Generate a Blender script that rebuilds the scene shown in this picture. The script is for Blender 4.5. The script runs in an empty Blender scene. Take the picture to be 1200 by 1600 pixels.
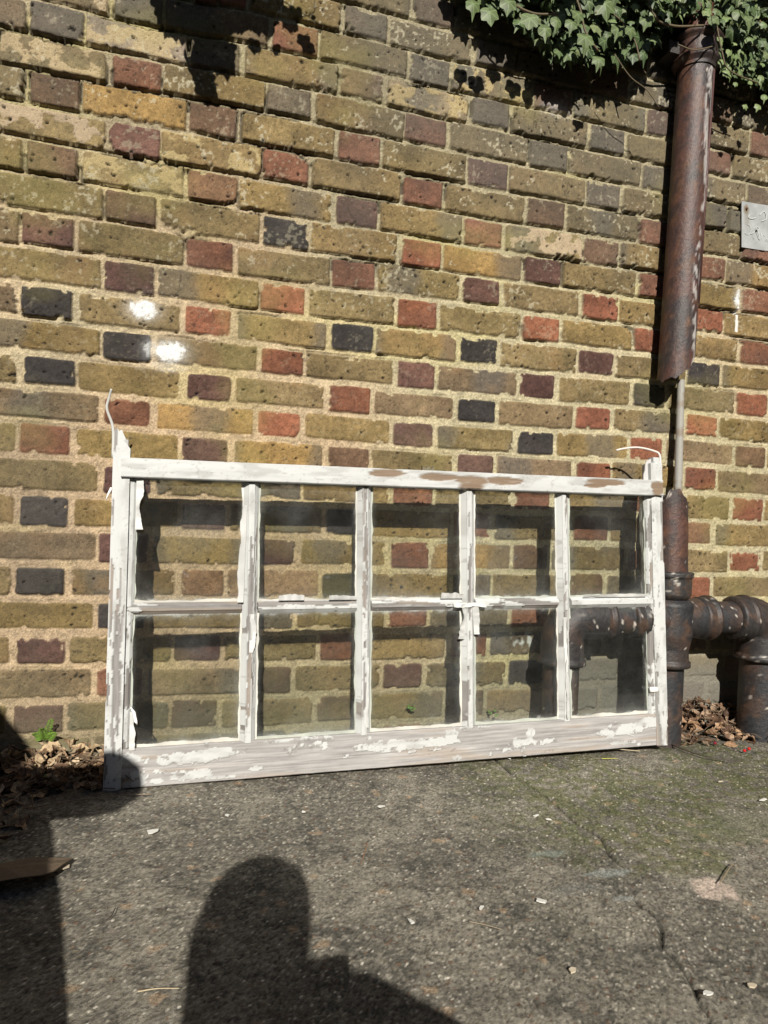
import bpy, math, random
import numpy as np
from mathutils import Matrix, Vector
R_ = math.radians
# ------------------------------------------------------------------ camera, sky, sun, exposure
sc = bpy.context.scene
COL = sc.collection
C0 = np.array([0.29586, -1.68723, 0.58586])
RT = np.array([0.96141397, -0.27214731, 0.04023707])
UP = np.array([-0.03650314, 0.01877118, 0.99915723])
FW = np.array([0.27267325, 0.96207249, -0.00811264])
FPX = 1109.0
cam = bpy.data.cameras.new('camera')
cam.sensor_fit = 'HORIZONTAL'; cam.sensor_width = 36; cam.lens = 36*FPX/1200
cam.clip_start = 0.01; cam.clip_end = 500
co = bpy.data.objects.new('camera', cam); COL.objects.link(co)
co.matrix_world = Matrix([[RT[0], UP[0], -FW[0], C0[0]], [RT[1], UP[1], -FW[1], C0[1]], [RT[2], UP[2], -FW[2], C0[2]], [0, 0, 0, 1]])
sc.camera = co
sc.render.resolution_x = 768; sc.render.resolution_y = 1024
SUN = np.array([-0.20, -1.0, 0.62]); SUN /= np.linalg.norm(SUN)     # towards the sun
w = bpy.data.worlds.new('World'); sc.world = w; w.use_nodes = True
nt = w.node_tree; nt.nodes.clear()
sky = nt.nodes.new('ShaderNodeTexSky'); sky.sky_type = 'NISHITA'; sky.sun_disc = False; sky.air_density = .8; sky.dust_density = .4
sky.sun_elevation = math.asin(SUN[2]); sky.sun_rotation = math.atan2(SUN[0], SUN[1]) % (2*math.pi)
bg = nt.nodes.new('ShaderNodeBackground'); bg.inputs[1].default_value = 0.05
wo = nt.nodes.new('ShaderNodeOutputWorld')
nt.links.new(sky.outputs[0], bg.inputs[0]); nt.links.new(bg.outputs[0], wo.inputs[0])
sl = bpy.data.lights.new('sun', 'SUN'); sl.energy = 5.0; sl.angle = R_(0.5); sl.color = (1, 0.955, 0.87)
so = bpy.data.objects.new('sun', sl); COL.objects.link(so)
so.rotation_euler = Vector(SUN).to_track_quat('Z', 'Y').to_euler(); so.location = (-1, -5, 4)
sc.view_settings.view_transform = 'Standard'; sc.view_settings.look = 'None'
sc.view_settings.exposure = 0.5; sc.view_settings.gamma = 1.0; sc.view_settings.use_curve_mapping = False
sc.cycles.max_bounces = 8; sc.cycles.transparent_max_bounces = 16

# ------------------------------------------------------------------ measuring helpers (photo pixel -> point of the place)
def ray(x, y): return FW + (x-600)/FPX*RT - (y-800)/FPX*UP
def onY(x, y, Y=0.0):
    d = ray(x, y); return C0 + d*((Y-C0[1])/d[1])
def onZ(x, y, Z=0.0):
    d = ray(x, y); return C0 + d*((Z-C0[2])/d[2])

# ------------------------------------------------------------------ numpy noise
def h2(i, j, s):
    i = i.astype(np.int64); j = j.astype(np.int64)
    n = (i*374761393 + j*668265263 + int(s)*1274126177) & 0xFFFFFFFF
    n = ((n ^ (n >> 13))*1274126177) & 0xFFFFFFFF
    n = (n ^ (n >> 16)) & 0xFFFFFFFF
    n = (n*2246822519) & 0xFFFFFFFF
    return ((n ^ (n >> 15)) & 0xFFFFFF)/float(0xFFFFFF)
def vn(x, y, s=0):
    xi = np.floor(x); yi = np.floor(y); fx = x-xi; fy = y-yi
    fx = fx*fx*(3-2*fx); fy = fy*fy*(3-2*fy)
    a = h2(xi, yi, s); b = h2(xi+1, yi, s); c = h2(xi, yi+1, s); d = h2(xi+1, yi+1, s)
    return (a*(1-fx)+b*fx)*(1-fy) + (c*(1-fx)+d*fx)*fy
def fbm(x, y, s=0, o=4):
    t = 0; a = .5; m = 0
    for i in range(o):
        t = t+a*vn(x*2**i+i*17.3, y*2**i-i*9.1, s+i*7); m += a; a *= .5
    return t/m
def worley(x, y, s=0):
    xi = np.floor(x); yi = np.floor(y); best = np.full(x.shape, 9.); idv = np.zeros(x.shape)
    for dx in (-1, 0, 1):
        for dy in (-1, 0, 1):
            cx = xi+dx; cy = yi+dy
            px = cx+h2(cx, cy, s); py = cy+h2(cx, cy, s+5)
            d = np.hypot(x-px, y-py); m = d < best
            best = np.where(m, d, best); idv = np.where(m, h2(cx, cy, s+9), idv)
    return best, idv
def ss(a, b, x):
    t = np.clip((x-a)/(b-a), 0, 1); return t*t*(3-2*t)
def mixc(c, d, t):
    c = np.asarray(c, float); d = np.asarray(d, float); t = np.asarray(t)[..., None]
    return c*(1-t)+d*t

# ------------------------------------------------------------------ mesh helpers
def tag(o, label=None, cat=None, group=None, kind=None):
    if label: o['label'] = label
    if cat: o['category'] = cat
    if group: o['group'] = group
    if kind: o['kind'] = kind
    return o
def thing(name, label, cat, loc=(0, 0, 0), group=None):
    o = bpy.data.objects.new(name, None); COL.objects.link(o); o.location = loc; o.empty_display_size = .1
    return tag(o, label, cat, group)
def obj(name, verts, faces, mat, parent=None, col=None, smooth=True, attrs=None):
    me = bpy.data.meshes.new(name)
    verts = np.asarray(verts, float).reshape(-1, 3)
    if isinstance(faces, np.ndarray) and faces.ndim == 2:
        k = faces.shape[1]
        me.vertices.add(len(verts)); me.vertices.foreach_set('co', verts.ravel())
        me.loops.add(faces.size); me.loops.foreach_set('vertex_index', faces.ravel().astype(np.int32))
        me.polygons.add(len(faces)); me.polygons.foreach_set('loop_start', np.arange(0, faces.size, k, dtype=np.int32))
        me.update(calc_edges=True); me.validate()
    else:
        me.from_pydata([tuple(v) for v in verts], [], [tuple(int(i) for i in f) for f in faces]); me.update()
    if smooth: me.polygons.foreach_set('use_smooth', np.ones(len(me.polygons), dtype=bool))
    if col is not None:
        a = me.color_attributes.new('Col', 'FLOAT_COLOR', 'POINT')
        c = np.ones((len(verts), 4)); c[:, :3] = np.asarray(col).reshape(-1, 3); a.data.foreach_set('color', c.ravel())
    for nm, v in (attrs or {}).items():
        a = me.attributes.new(nm, 'FLOAT', 'POINT'); a.data.foreach_set('value', np.asarray(v, float).ravel())
    me.materials.append(mat)
    o = bpy.data.objects.new(name, me); COL.objects.link(o)
    if parent: o.parent = parent
    return o
def grid_faces(nx, ny, flip=False, wrapx=False):
    i = np.arange(nx if wrapx else nx-1); j = np.arange(ny-1)
    I, J = np.meshgrid(i, j, indexing='ij'); I2 = (I+1) % nx
    a = I*ny+J; b = I2*ny+J; c = I2*ny+J+1; d = I*ny+J+1
    f = np.stack([a, b, c, d], -1).reshape(-1, 4)
    return f[:, ::-1] if flip else f
class MB:
    def __init__(s): s.v = []; s.f = []; s.c = []; s.n = 0; s.t = {}
    def add(s, v, f, c=(1, 1, 1), **at):
        v = np.asarray(v, float).reshape(-1, 3); s.v.append(v)
        s.f += [tuple(int(k)+s.n for k in q) for q in f]
        c = np.asarray(c, float); s.c.append(np.broadcast_to(c, (len(v), 3)) if c.ndim == 1 else c.reshape(-1, 3))
        for k, a in at.items(): s.t.setdefault(k, []).append(np.broadcast_to(np.asarray(a, float), (len(v),)))
        s.n += len(v)
    def build(s, name, mat, parent=None, smooth=True):
        return obj(name, np.concatenate(s.v), s.f, mat, parent, np.concatenate(s.c), smooth, {k: np.concatenate(a) for k, a in s.t.items()})

# ------------------------------------------------------------------ materials
def M(name, rough=.9, bumps=((300, .3),), noise=((400, .25),), bump_dist=.001, spec=.3, metal=0., sat=None, colvar=None):
    m = bpy.data.materials.new(name); m.use_nodes = True; n = m.node_tree; N = n.nodes; L = n.links
    b = N['Principled BSDF']; b.inputs['Roughness'].default_value = rough; b.inputs['Metallic'].default_value = metal
    b.inputs['Specular IOR Level'].default_value = spec
    at = N.new('ShaderNodeAttribute'); at.attribute_name = 'Col'
    tc = N.new('ShaderNodeTexCoord'); out = at.outputs['Color']
    for s, a in noise:
        t = N.new('ShaderNodeTexNoise'); t.inputs['Scale'].default_value = s; t.inputs['Detail'].default_value = 3; t.inputs['Roughness'].default_value = .65
        L.new(tc.outputs['Object'], t.inputs['Vector'])
        mr = N.new('ShaderNodeMapRange'); mr.inputs[1].default_value = .25; mr.inputs[2].default_value = .75
        mr.inputs[3].default_value = 1-a; mr.inputs[4].default_value = 1+a; L.new(t.outputs['Fac'], mr.inputs[0])
        mx = N.new('ShaderNodeVectorMath'); mx.operation = 'SCALE'; L.new(out, mx.inputs[0]); L.new(mr.outputs[0], mx.inputs['Scale']); out = mx.outputs[0]
    L.new(out, b.inputs['Base Color'])
    prev = None
    for s, st in bumps:
        t = N.new('ShaderNodeTexNoise'); t.inputs['Scale'].default_value = s; t.inputs['Detail'].default_value = 4
        L.new(tc.outputs['Object'], t.inputs['Vector'])
        bp = N.new('ShaderNodeBump'); bp.inputs['Strength'].default_value = st; bp.inputs['Distance'].default_value = bump_dist
        L.new(t.outputs['Fac'], bp.inputs['Height'])
        if prev: L.new(prev, bp.inputs['Normal'])
        prev = bp.outputs[0]
    if prev: L.new(prev, b.inputs['Normal'])
    return m
m_wall = M('brick_and_mortar', .93, ((350, .6), (1100, .5)), ((170, .12), (420, .22), (950, .5)), .0026, .2)
m_ground = M('weathered_concrete', .92, ((220, .4), (700, .5)), ((90, .15), (380, .25), (800, .5)), .0025, .2)
m_paint = M('peeling_paint_on_wood', .6, ((500, .3),), ((500, .06),), .0006, .3)
m_iron = M('cast_iron', .5, ((120, .5), (500, .4)), ((300, .3),), .0022, .45)
m_leafdry = M('dry_leaf', .8, ((200, .4),), ((150, .25),), .001, .3)
m_plain = M('plain', .6, ((300, .2),), ((200, .1),), .0006, .3)
m_zinc = M('galvanised_zinc', .55, ((200, .2),), ((60, .08), (300, .06)), .0005, .4, .25)
m_cloth = M('cloth', .9, ((500, .4),), ((80, .2),), .001, .2)

def leaf_material():
    m = bpy.data.materials.new('ivy_leaf'); m.use_nodes = True; n = m.node_tree; N = n.nodes; L = n.links
    b = N['Principled BSDF']; b.inputs['Roughness'].default_value = .5; b.inputs['Specular IOR Level'].default_value = .3
    def math_(op, a, c=None):
        k = N.new('ShaderNodeMath'); k.operation = op
        for i, q in enumerate((a, c)):
            if q is None: continue
            if isinstance(q, (int, float)): k.inputs[i].default_value = q
            else: L.new(q, k.inputs[i])
        return k.outputs[0]
    lx = N.new('ShaderNodeAttribute'); lx.attribute_name = 'lx'; ly = N.new('ShaderNodeAttribute'); ly.attribute_name = 'ly'
    ax = math_('ABSOLUTE', lx.outputs['Fac']); y = ly.outputs['Fac']; d = None
    for deg in (0, 52, 112):
        c, s = math.cos(R_(deg)), math.sin(R_(deg))
        across = math_('ABSOLUTE', math_('SUBTRACT', math_('MULTIPLY', ax, c), math_('MULTIPLY', y, s)))
        along = math_('ADD', math_('MULTIPLY', ax, s), math_('MULTIPLY', y, c))
        pen = math_('MULTIPLY', math_('LESS_THAN', along, 0.0), 1.0)
        q = math_('ADD', across, pen); d = q if d is None else math_('MINIMUM', d, q)
    mr = N.new('ShaderNodeMapRange'); mr.inputs[1].default_value = .012; mr.inputs[2].default_value = .05; mr.inputs[3].default_value = .6; mr.inputs[4].default_value = 0
    L.new(d, mr.inputs[0])
    at = N.new('ShaderNodeAttribute'); at.attribute_name = 'Col'
    tc = N.new('ShaderNodeTexCoord'); t = N.new('ShaderNodeTexNoise'); t.inputs['Scale'].default_value = 90; t.inputs['Detail'].default_value = 3
    L.new(tc.outputs['Object'], t.inputs['Vector'])
    sv = N.new('ShaderNodeMapRange'); sv.inputs[1].default_value = .3; sv.inputs[2].default_value = .7; sv.inputs[3].default_value = .75; sv.inputs[4].default_value = 1.25
    L.new(t.outputs['Fac'], sv.inputs[0])
    vm = N.new('ShaderNodeVectorMath'); vm.operation = 'SCALE'; L.new(at.outputs['Color'], vm.inputs[0]); L.new(sv.outputs[0], vm.inputs['Scale'])
    mx = N.new('ShaderNodeMix'); mx.data_type = 'RGBA'; L.new(mr.outputs[0], mx.inputs[0]); L.new(vm.outputs[0], mx.inputs[6]); mx.inputs[7].default_value = (.20, .26, .12, 1)
    L.new(mx.outputs[2], b.inputs['Base Color'])
    bp = N.new('ShaderNodeBump'); bp.inputs['Strength'].default_value = .35; bp.inputs['Distance'].default_value = .002; L.new(t.outputs['Fac'], bp.inputs['Height']); L.new(bp.outputs[0], b.inputs['Normal'])
    tr = N.new('ShaderNodeBsdfTranslucent'); L.new(mx.outputs[2], tr.inputs[0])
    ms = N.new('ShaderNodeMixShader'); ms.inputs[0].default_value = .12; L.new(b.outputs[0], ms.inputs[1]); L.new(tr.outputs[0], ms.inputs[2])
    L.new(ms.outputs[0], N['Material Output'].inputs[0])
    return m
m_leaf = leaf_material()

def glass_material():
    m = bpy.data.materials.new('old_window_glass'); m.use_nodes = True; n = m.node_tree; N = n.nodes; L = n.links; N.remove(N['Principled BSDF'])
    tr = N.new('ShaderNodeBsdfTransparent'); tr.inputs[0].default_value = (.95, .96, .945, 1)
    gl = N.new('ShaderNodeBsdfGlossy'); gl.inputs['Roughness'].default_value = .03
    fr = N.new('ShaderNodeFresnel'); fr.inputs[0].default_value = 1.5
    m1 = N.new('ShaderNodeMixShader'); L.new(fr.outputs[0], m1.inputs[0]); L.new(tr.outputs[0], m1.inputs[1]); L.new(gl.outputs[0], m1.inputs[2])
    df = N.new('ShaderNodeBsdfDiffuse'); df.inputs[0].default_value = (.30, .31, .295, 1)  # grey of the dust and of the painted sky-reflection haze
    at = N.new('ShaderNodeAttribute'); at.attribute_name = 'dirt_skyhaze'
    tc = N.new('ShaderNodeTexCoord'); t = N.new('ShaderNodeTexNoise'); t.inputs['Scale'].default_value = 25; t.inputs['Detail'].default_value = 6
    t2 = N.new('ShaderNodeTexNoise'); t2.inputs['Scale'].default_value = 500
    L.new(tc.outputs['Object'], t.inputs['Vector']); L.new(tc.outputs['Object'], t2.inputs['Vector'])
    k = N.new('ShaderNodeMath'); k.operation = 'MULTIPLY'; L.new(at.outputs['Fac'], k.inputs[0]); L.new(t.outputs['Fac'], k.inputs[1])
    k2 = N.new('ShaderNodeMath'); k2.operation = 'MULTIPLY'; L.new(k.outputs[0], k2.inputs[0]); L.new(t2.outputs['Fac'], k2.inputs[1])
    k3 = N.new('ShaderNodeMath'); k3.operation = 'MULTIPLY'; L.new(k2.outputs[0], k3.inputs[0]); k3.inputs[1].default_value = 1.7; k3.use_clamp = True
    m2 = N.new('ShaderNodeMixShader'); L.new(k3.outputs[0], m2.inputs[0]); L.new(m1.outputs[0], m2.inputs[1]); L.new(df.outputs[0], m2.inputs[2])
    L.new(m2.outputs[0], N['Material Output'].inputs[0])
    return m
m_glass = glass_material()

# ------------------------------------------------------------------ ground
def axis(a, b, step, lo, hi, g=1.25):
    mid = list(np.arange(a, b, step)); s = step; x = a; left = []
    while x > lo: s *= g; x -= s; left.append(x)
    s = step; x = mid[-1]; right = []
    while x < hi: s *= g; x += s; right.append(x)
    return np.array(left[::-1]+mid+right)
CR = [onZ(*p)[:2] for p in [(770, 1186), (800, 1210), (828, 1226), (850, 1240), (873, 1258), (905, 1285), (938, 1303), (946, 1318), (955, 1335), (975, 1352), (988, 1375), (993, 1400), (1003, 1412), (1028, 1432), (1034, 1450), (1034, 1472), (1055, 1493), (1072, 1515), (1086, 1538), (1092, 1560), (1108, 1582), (1112, 1610)]]
def polydist(X, Y, P):
    best = np.full(X.shape, 9.)
    for (ax, ay), (bx, by) in zip(P[:-1], P[1:]):
        dx, dy = bx-ax, by-ay; t = np.clip(((X-ax)*dx+(Y-ay)*dy)/(dx*dx+dy*dy), 0, 1)
        best = np.minimum(best, np.hypot(X-ax-t*dx, Y-ay-t*dy))
    return best
def ground_base(X, Y):
    return .004*(fbm(X*1.5, Y*1.5, 3, 3)-.5)*2 + .007*np.exp(-((Y+.2)/.12)**2) - .004
def make_ground():
    gx = axis(-.1, 2.05, .0032, -60, 60, 1.22); gy = axis(-1.12, .03, .0030, -60, 6, 1.22)
    X, Y = np.meshgrid(gx, gy, indexing='ij')
    near = ((X > -.3) & (X < 2.4) & (Y > -1.4))*1.0
    z = ground_base(X, Y)
    n1 = fbm(X*60, Y*60, 11, 4); n2 = fbm(X*9, Y*9, 21, 4); wd, wi = worley(X*105+n1*1.2, Y*105, 31); wd2, wi2 = worley(X*210, Y*210, 41)
    wd3, wi3 = worley(X*32+n1, Y*32+n2, 51)
    z = z+near*((n1-.5)*.0035+(n2-.5)*.004)
    col = mixc((.110, .101, .082), (.180, .163, .130), ss(.35, .7, n2))
    col = mixc(col, (.045, .043, .037), ss(.5, .75, fbm(X*30, Y*30, 5, 4))*.6)
    col = mixc(col, (.26, .235, .19), ss(.5, .75, fbm(X*200, Y*200, 6, 3))*.6)
    # moss: right side near the wall
    moss = ss(.42, .62, fbm(X*5+3, Y*5, 61, 4)+.25*np.exp(-((X-1.35)/.5)**2-((Y+.35)/.28)**2)-.05)*ss(.75, 1.05, X)*ss(-1.1, -.6, Y)
    col = mixc(col, (.092, .100, .032), moss*.62*ss(.3, .6, n1))
    # pebbles in the surface
    peb = (wi > .66)*(1-ss(.22, .34, wd))
    pc = np.where((wi > .93)[..., None], [.30, .27, .22], np.where((wi > .86)[..., None], [.13, .075, .045], np.where((wi > .7)[..., None], [.14, .12, .085], [.05, .048, .045])))
    col = mixc(col, pc, peb*near*.75); z = z+near*peb*.0008
    sp = (wi2 > .93)*(1-ss(.2, .35, wd2)); col = mixc(col, (.52, .48, .40), sp*near*.8)
    sp = (wi2 < .22)*(1-ss(.3, .5, wd2)); col = mixc(col, (.025, .024, .022), sp*near*.7); z = z-near*sp*.0012
    big = (wi3 > .93)*(1-ss(.2, .3, wd3)); col = mixc(col, mixc((.30, .21, .13), (.20, .17, .14), ss(.97, .98, wi3)), big*near*.55)
    # pale grey-green cement smears and the pinkish patch
    for (px, py, rx, ry, c, a) in ((855, 1330, .045, .012, (.19, .21, .18), .6), (950, 1360, .04, .012, (.23, .24, .22), .7), (975, 1400, .02, .008, (.25, .26, .24), .7), (1115, 1385, .032, .034, (.42, .34, .28), .9), (905, 1385, .05, .015, (.17, .17, .15), .4), (1160, 1290, .12, .06, (.11, .12, .06), .4)):
        q = onZ(px, py); d = ((X-q[0])/rx)**2+((Y-q[1])/ry)**2
        col = mixc(col, c, (1-ss(.5, 1.4, d+(n1-.5)*2.2))*a)
    cr = polydist(X, Y, CR); cw = .0003+.0019*fbm(X*25, Y*25, 71, 2)**2
    e = (1-ss(cw, cw+.003, cr+.004*(n1-.5)))*ss(.28, .5, fbm(X*14, Y*14, 77, 2)+.12)
    z = z-e*.006; col = mixc(col, (.02, .018, .014), e*.85)
    # soil and crumbs along the wall foot
    soil = np.clip(ss(-.11, -.03, Y+(n2-.5)*.12)*ss(1.2, 1.5, X)+ss(-.26, -.16, Y+(n2-.5)*.1)*(1-ss(.16, .26, X)), 0, 1)
    col = mixc(col, mixc((.03, .024, .017), (.10, .08, .055), ss(.4, .7, n1)), soil*near*.85); z = z+soil*near*(n1-.35)*.018
    col *= (.62+.76*h2(np.round(X*380), np.round(Y*380), 8))[..., None]*1.0
    V = np.stack([X, Y, z], -1).reshape(-1, 3)
    tag(obj('ground', V, grid_faces(len(gx), len(gy)), m_ground, None, col), kind='structure')
make_ground()

# ------------------------------------------------------------------ brick wall
PT = np.array([[-3,1602],[-4,1452],[0,1309],[-4,1152],[0,996],[6,848],[6,702],[8,546],[7,389],[6,243],[9,94],[155,1666],[158,1528],[157,1376],[158,1227],[161,1073],[166,917],[167,773],[336,1454],[336,1301],[342,1142],[339,993],[341,843],[344,699],[508,1679],[505,1528],[499,1374],[506,1221],[508,1067],[509,915],[509,773],[680,1750],[676,1606],[676,1447],[669,1299],[673,1141],[673,989],[672,840],[678,699],[846,1819],[852,1670],[844,1522],[843,1368],[841,1220],[843,1070],[841,913],[842,769],[1011,1596],[1011,1443],[1006,1289],[1009,1145],[1007,991],[1006,839],[1012,700],[1184,1671],[1186,1521],[1185,1367],[1178,1217],[1181,1068],[1184,913],[1176,768],[1353,1587],[1350,1443],[1351,1142],[1348,994],[1346,842],[1355,700],[1520,920],[1517,777],[1695,994],[1692,851],[1698,698],[1693,542],[1862,920],[1865,772],[1858,619],[1866,467]])/1000.
PI_ = np.array([[0,1],[0,3],[0,5],[0,7],[0,9],[0,11],[0,13],[0,15],[0,17],[0,19],[0,21],[1,0],[1,2],[1,4],[1,6],[1,8],[1,10],[1,12],[2,3],[2,5],[2,7],[2,9],[2,11],[2,13],[3,0],[3,2],[3,4],[3,6],[3,8],[3,10],[3,12],[4,-1],[4,1],[4,3],[4,5],[4,7],[4,9],[4,11],[4,13],[5,-2],[5,0],[5,2],[5,4],[5,6],[5,8],[5,10],[5,12],[6,1],[6,3],[6,5],[6,7],[6,9],[6,11],[6,13],[7,0],[7,2],[7,4],[7,6],[7,8],[7,10],[7,12],[8,1],[8,3],[8,7],[8,9],[8,11],[8,13],[9,10],[9,12],[10,9],[10,11],[10,13],[10,15],[11,10],[11,12],[11,14],[11,16]])*[.16875, .0755]
PC = [[1.0019, .67308], [.00282, -1.00468], [-.00715, -.00164], [-.01256, .00248], [.99973, -.00079], [-.0086, -.00809], [-.00577, -.00359], [-.00696, .00314], [.00713, -.00306], [-.00526, -.00152]]
def poly(X, Z):
    x = np.clip(X-1, -1.2, 1.1); z = np.clip(Z-1, -1.05, .95); r = 0; k = 0
    for i in range(4):
        for j in range(4-i):
            r = r+(x**i*z**j)[..., None]*np.array(PC[k]); k += 1
    return r+np.stack([(X-1-x)*1., -(Z-1-z)*1.], -1)
PR = PI_-poly(PT[:, 0], PT[:, 1])
def nominal(X, Z):
    r = poly(X, Z); num = 0; den = .12
    for p, e in zip(PT, PR):
        g = np.exp(-((X-p[0])**2+(Z-p[1])**2)/(2*.09**2)); num = num+g[..., None]*e; den = den+g
    return r+num/den[..., None]
# colour of each header, read off the photograph: course -> {column: kind}
HD = {-2: 'f:B', -1: 'e:G g:G', 0: 'b:G d:R f:G h:R l:R', 1: 'a:G c:G e:B g:G i:G k:R', 2: 'b:R d:G f:R h:G j:G l:B', 3: 'a:B c:B e:R g:P i:G k:G', 4: 'b:M d:R f:R h:B j:R l:R', 5: 'a:B c:T e:P g:R i:B k:R', 6: 'b:B d:K f:O h:D j:R l:R', 7: 'a:M c:R e:R g:D i:O k:O', 8: 'b:D d:O f:O h:O j:O l:R', 9: 'a:K c:O e:K g:K i:D k:K', 10: 'b:K d:O f:M h:D j:K l:O', 11: 'a:K c:D e:O g:K i:O k:O', 12: 'b:R d:O f:P h:K j:O l:B', 13: 'a:O c:P e:B g:P i:O k:O', 14: 'b:D d:G f:R h:R j:R l:O', 15: 'a:K c:D e:K g:R i:R k:T', 16: 'b:D d:D f:R h:B j:R l:O', 17: 'a:K c:T e:K g:G i:B k:O', 18: 'b:K d:G f:R h:R', 19: 'a:D c:D e:R g:R', 20: 'b:R d:D f:D h:K', 21: 'a:D c:D e:B g:B i:B'}
HC = {'O': (.185, .074, .042), 'R': (.15, .069, .042), 'B': (.118, .072, .043), 'D': (.085, .045, .036), 'K': (.038, .033, .031), 'G': (.11, .087, .062), 'P': (.10, .060, .046), 'M': (.115, .060, .045), 'T': (.19, .11, .062)}
SD = {(6, 6): 'H', (13, 3): 'H', (12, 2): 'H', (16, 6): 'H', (3, 1): 'H', (12, 8): 'Y', (1, 5): 'C', (2, 0): 'p', (4, 0): 'q', (5, 1): 'p', (1, 1): 'r', (0, 6): 'p', (5, 7): 'p', (3, 5): 'Y', (2, 2): 'Y', (4, 2): 'Y', (10, 6): 'V', (13, 7): 'V', (11, 5): 'V', (11, 7): 'V', (9, 7): 'E', (10, 10): 'V', (12, 10): 'V', (17, 3): 'T', (14, 4): 'Y', (15, 1): 'Y', (17, 9): 'G', (20, 4): 'E', (19, 7): 'G', (18, 6): 'G', (20, 0): 'V', (19, 3): 'E', (21, 9): 'G', (19, 9): 'G', (20, 8): 'G', (8, 10): 'Y', (13, 9): 'Y', (15, 11): 'Y', (5, 11): 'H', (8, 2): 'Y', (7, 1): 'E', (6, 2): 'E', (8, 4): 'E', (8, 6): 'E', (9, 3): 'Y', (6, 0): 'E', (20, 2): 'V'}
SC = {'Y': (.185, .129, .054), 'H': (.235, .150, .056), 'E': (.158, .116, .055), 'V': (.152, .108, .062), 'G': (.118, .093, .062), 'T': (.20, .132, .075), 'C': (.34, .255, .14), 'p': (.18, .14, .07), 'q': (.2, .145, .065), 'r': (.27, .215, .155)}
def make_wall():
    gx = axis(-.16, 2.06, .0025, -1.6, 4.2, 1.3); gz = axis(-.03, 2.10, .0025, -.12, 2.6, 1.3)
    X, Z = np.meshgrid(gx, gz, indexing='ij')
    nm = nominal(X, Z)
    e1 = fbm(X*22, Z*22, 1, 3)-.5; e2 = fbm(X*22+50, Z*22, 2, 3)-.5; f1 = fbm(X*110, Z*110, 3, 2)-.5; f2 = fbm(X*110, Z*110+40, 4, 2)-.5
    u = nm[..., 0]+e1*.0045+f1*.0016; wv = nm[..., 1]+e2*.0045+f2*.0016
    n = np.round(wv/.0755); par = np.mod(n+1, 2)      # header where column parity differs from course parity
    hk = np.round((u/.16875-par)/2)*2+par; hu = u-hk*.16875          # nearest header column (k+n odd)
    hjit = (h2(hk, n, 91)-.5)*.008; hu2 = hu-hjit
    isH = np.abs(hu2) < .0562
    sk = np.where(hu2 > 0, hk+1, hk-1); su = u-sk*.16875
    k = np.where(isH, hk, sk); lu = np.where(isH, hu2, su)
    rnd = lambda s: h2(k, n, s)
    up = ss(.7, 1.4, Z)                                       # upper wall: tighter, rougher joints
    hw = np.where(isH, .0505+.002*up, .1068+.001*up)-.0045*rnd(11)+.0015; hh = .0318-.004*rnd(12)*(1-.5*up)+.0012*up
    lw = wv-n*.0755-(rnd(13)-.5)*.004
    lw = lw-(rnd(14)-.5)*.02*lu
    rad = .0025+.008*rnd(15)*(1-.6*up)
    qx = np.abs(lu)-hw+rad; qz = np.abs(lw)-hh+rad
    sd = np.hypot(np.maximum(qx, 0), np.maximum(qz, 0))+np.minimum(np.maximum(qx, qz), 0)-rad
    chip = fbm(X*45, Z*45, 17, 3)+.10*(rnd(18)-.55); sd = sd+.0075*ss(.62, .80, chip)
    bm = 1-ss(-.0012, .0018, sd)                               # 1 on the brick
    # height (towards the camera is +)
    prot = .0024+.0034*up+(rnd(21)-.4)*.005
    bh = prot+(rnd(22)-.5)*.04*lw+(rnd(23)-.5)*.022*lu-.0022*ss(-.006, 0, sd)**2+(fbm(X*60, Z*60, 25, 4)-.5)*.0032
    mh = -.0006-.0016*up+(fbm(X*35, Z*35, 26, 4)-.5)*.007+(fbm(X*200, Z*200, 27, 2)-.5)*.003
    mh = mh-up*.006*ss(.0, .003, lw)*ss(.35, .6, fbm(X*9, Z*9, 28, 3))*bmz(lw, hh)
    gap = ss(.58, .66, fbm(X*7+4, Z*18, 29, 3))*np.clip(up+.15, 0, 1)*(1-ss(.0015, .004, np.abs(sd-.0022)))
    mh = mh-gap*.010
    H = mh*(1-bm)+bh*bm
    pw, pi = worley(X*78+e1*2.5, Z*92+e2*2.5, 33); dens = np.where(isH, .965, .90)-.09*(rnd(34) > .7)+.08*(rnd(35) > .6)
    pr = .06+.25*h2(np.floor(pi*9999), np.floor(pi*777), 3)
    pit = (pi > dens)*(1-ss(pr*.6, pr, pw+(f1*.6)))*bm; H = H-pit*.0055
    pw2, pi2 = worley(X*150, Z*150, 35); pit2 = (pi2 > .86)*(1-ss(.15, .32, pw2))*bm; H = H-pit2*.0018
    # colours
    hcol = np.zeros(X.shape+(3,)); rr = rnd(41)
    keys = list(HC); table = {}
    for c, s in HD.items():
        for t in s.split(): a, b = t.split(':'); table[(c, ord(a)-97)] = HC[b]
    K = k.astype(int); Nn = n.astype(int)
    rnh = [HC[q] for q in 'ORBDKGPR']; rns = [SC[q] for q in 'YYEEVYEEY']
    lo = (Nn.min(), K.min()); W = np.zeros((Nn.max()-lo[0]+1, K.max()-lo[1]+1, 3)); P = np.zeros(W.shape[:2]); rg = random.Random(5)
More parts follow.
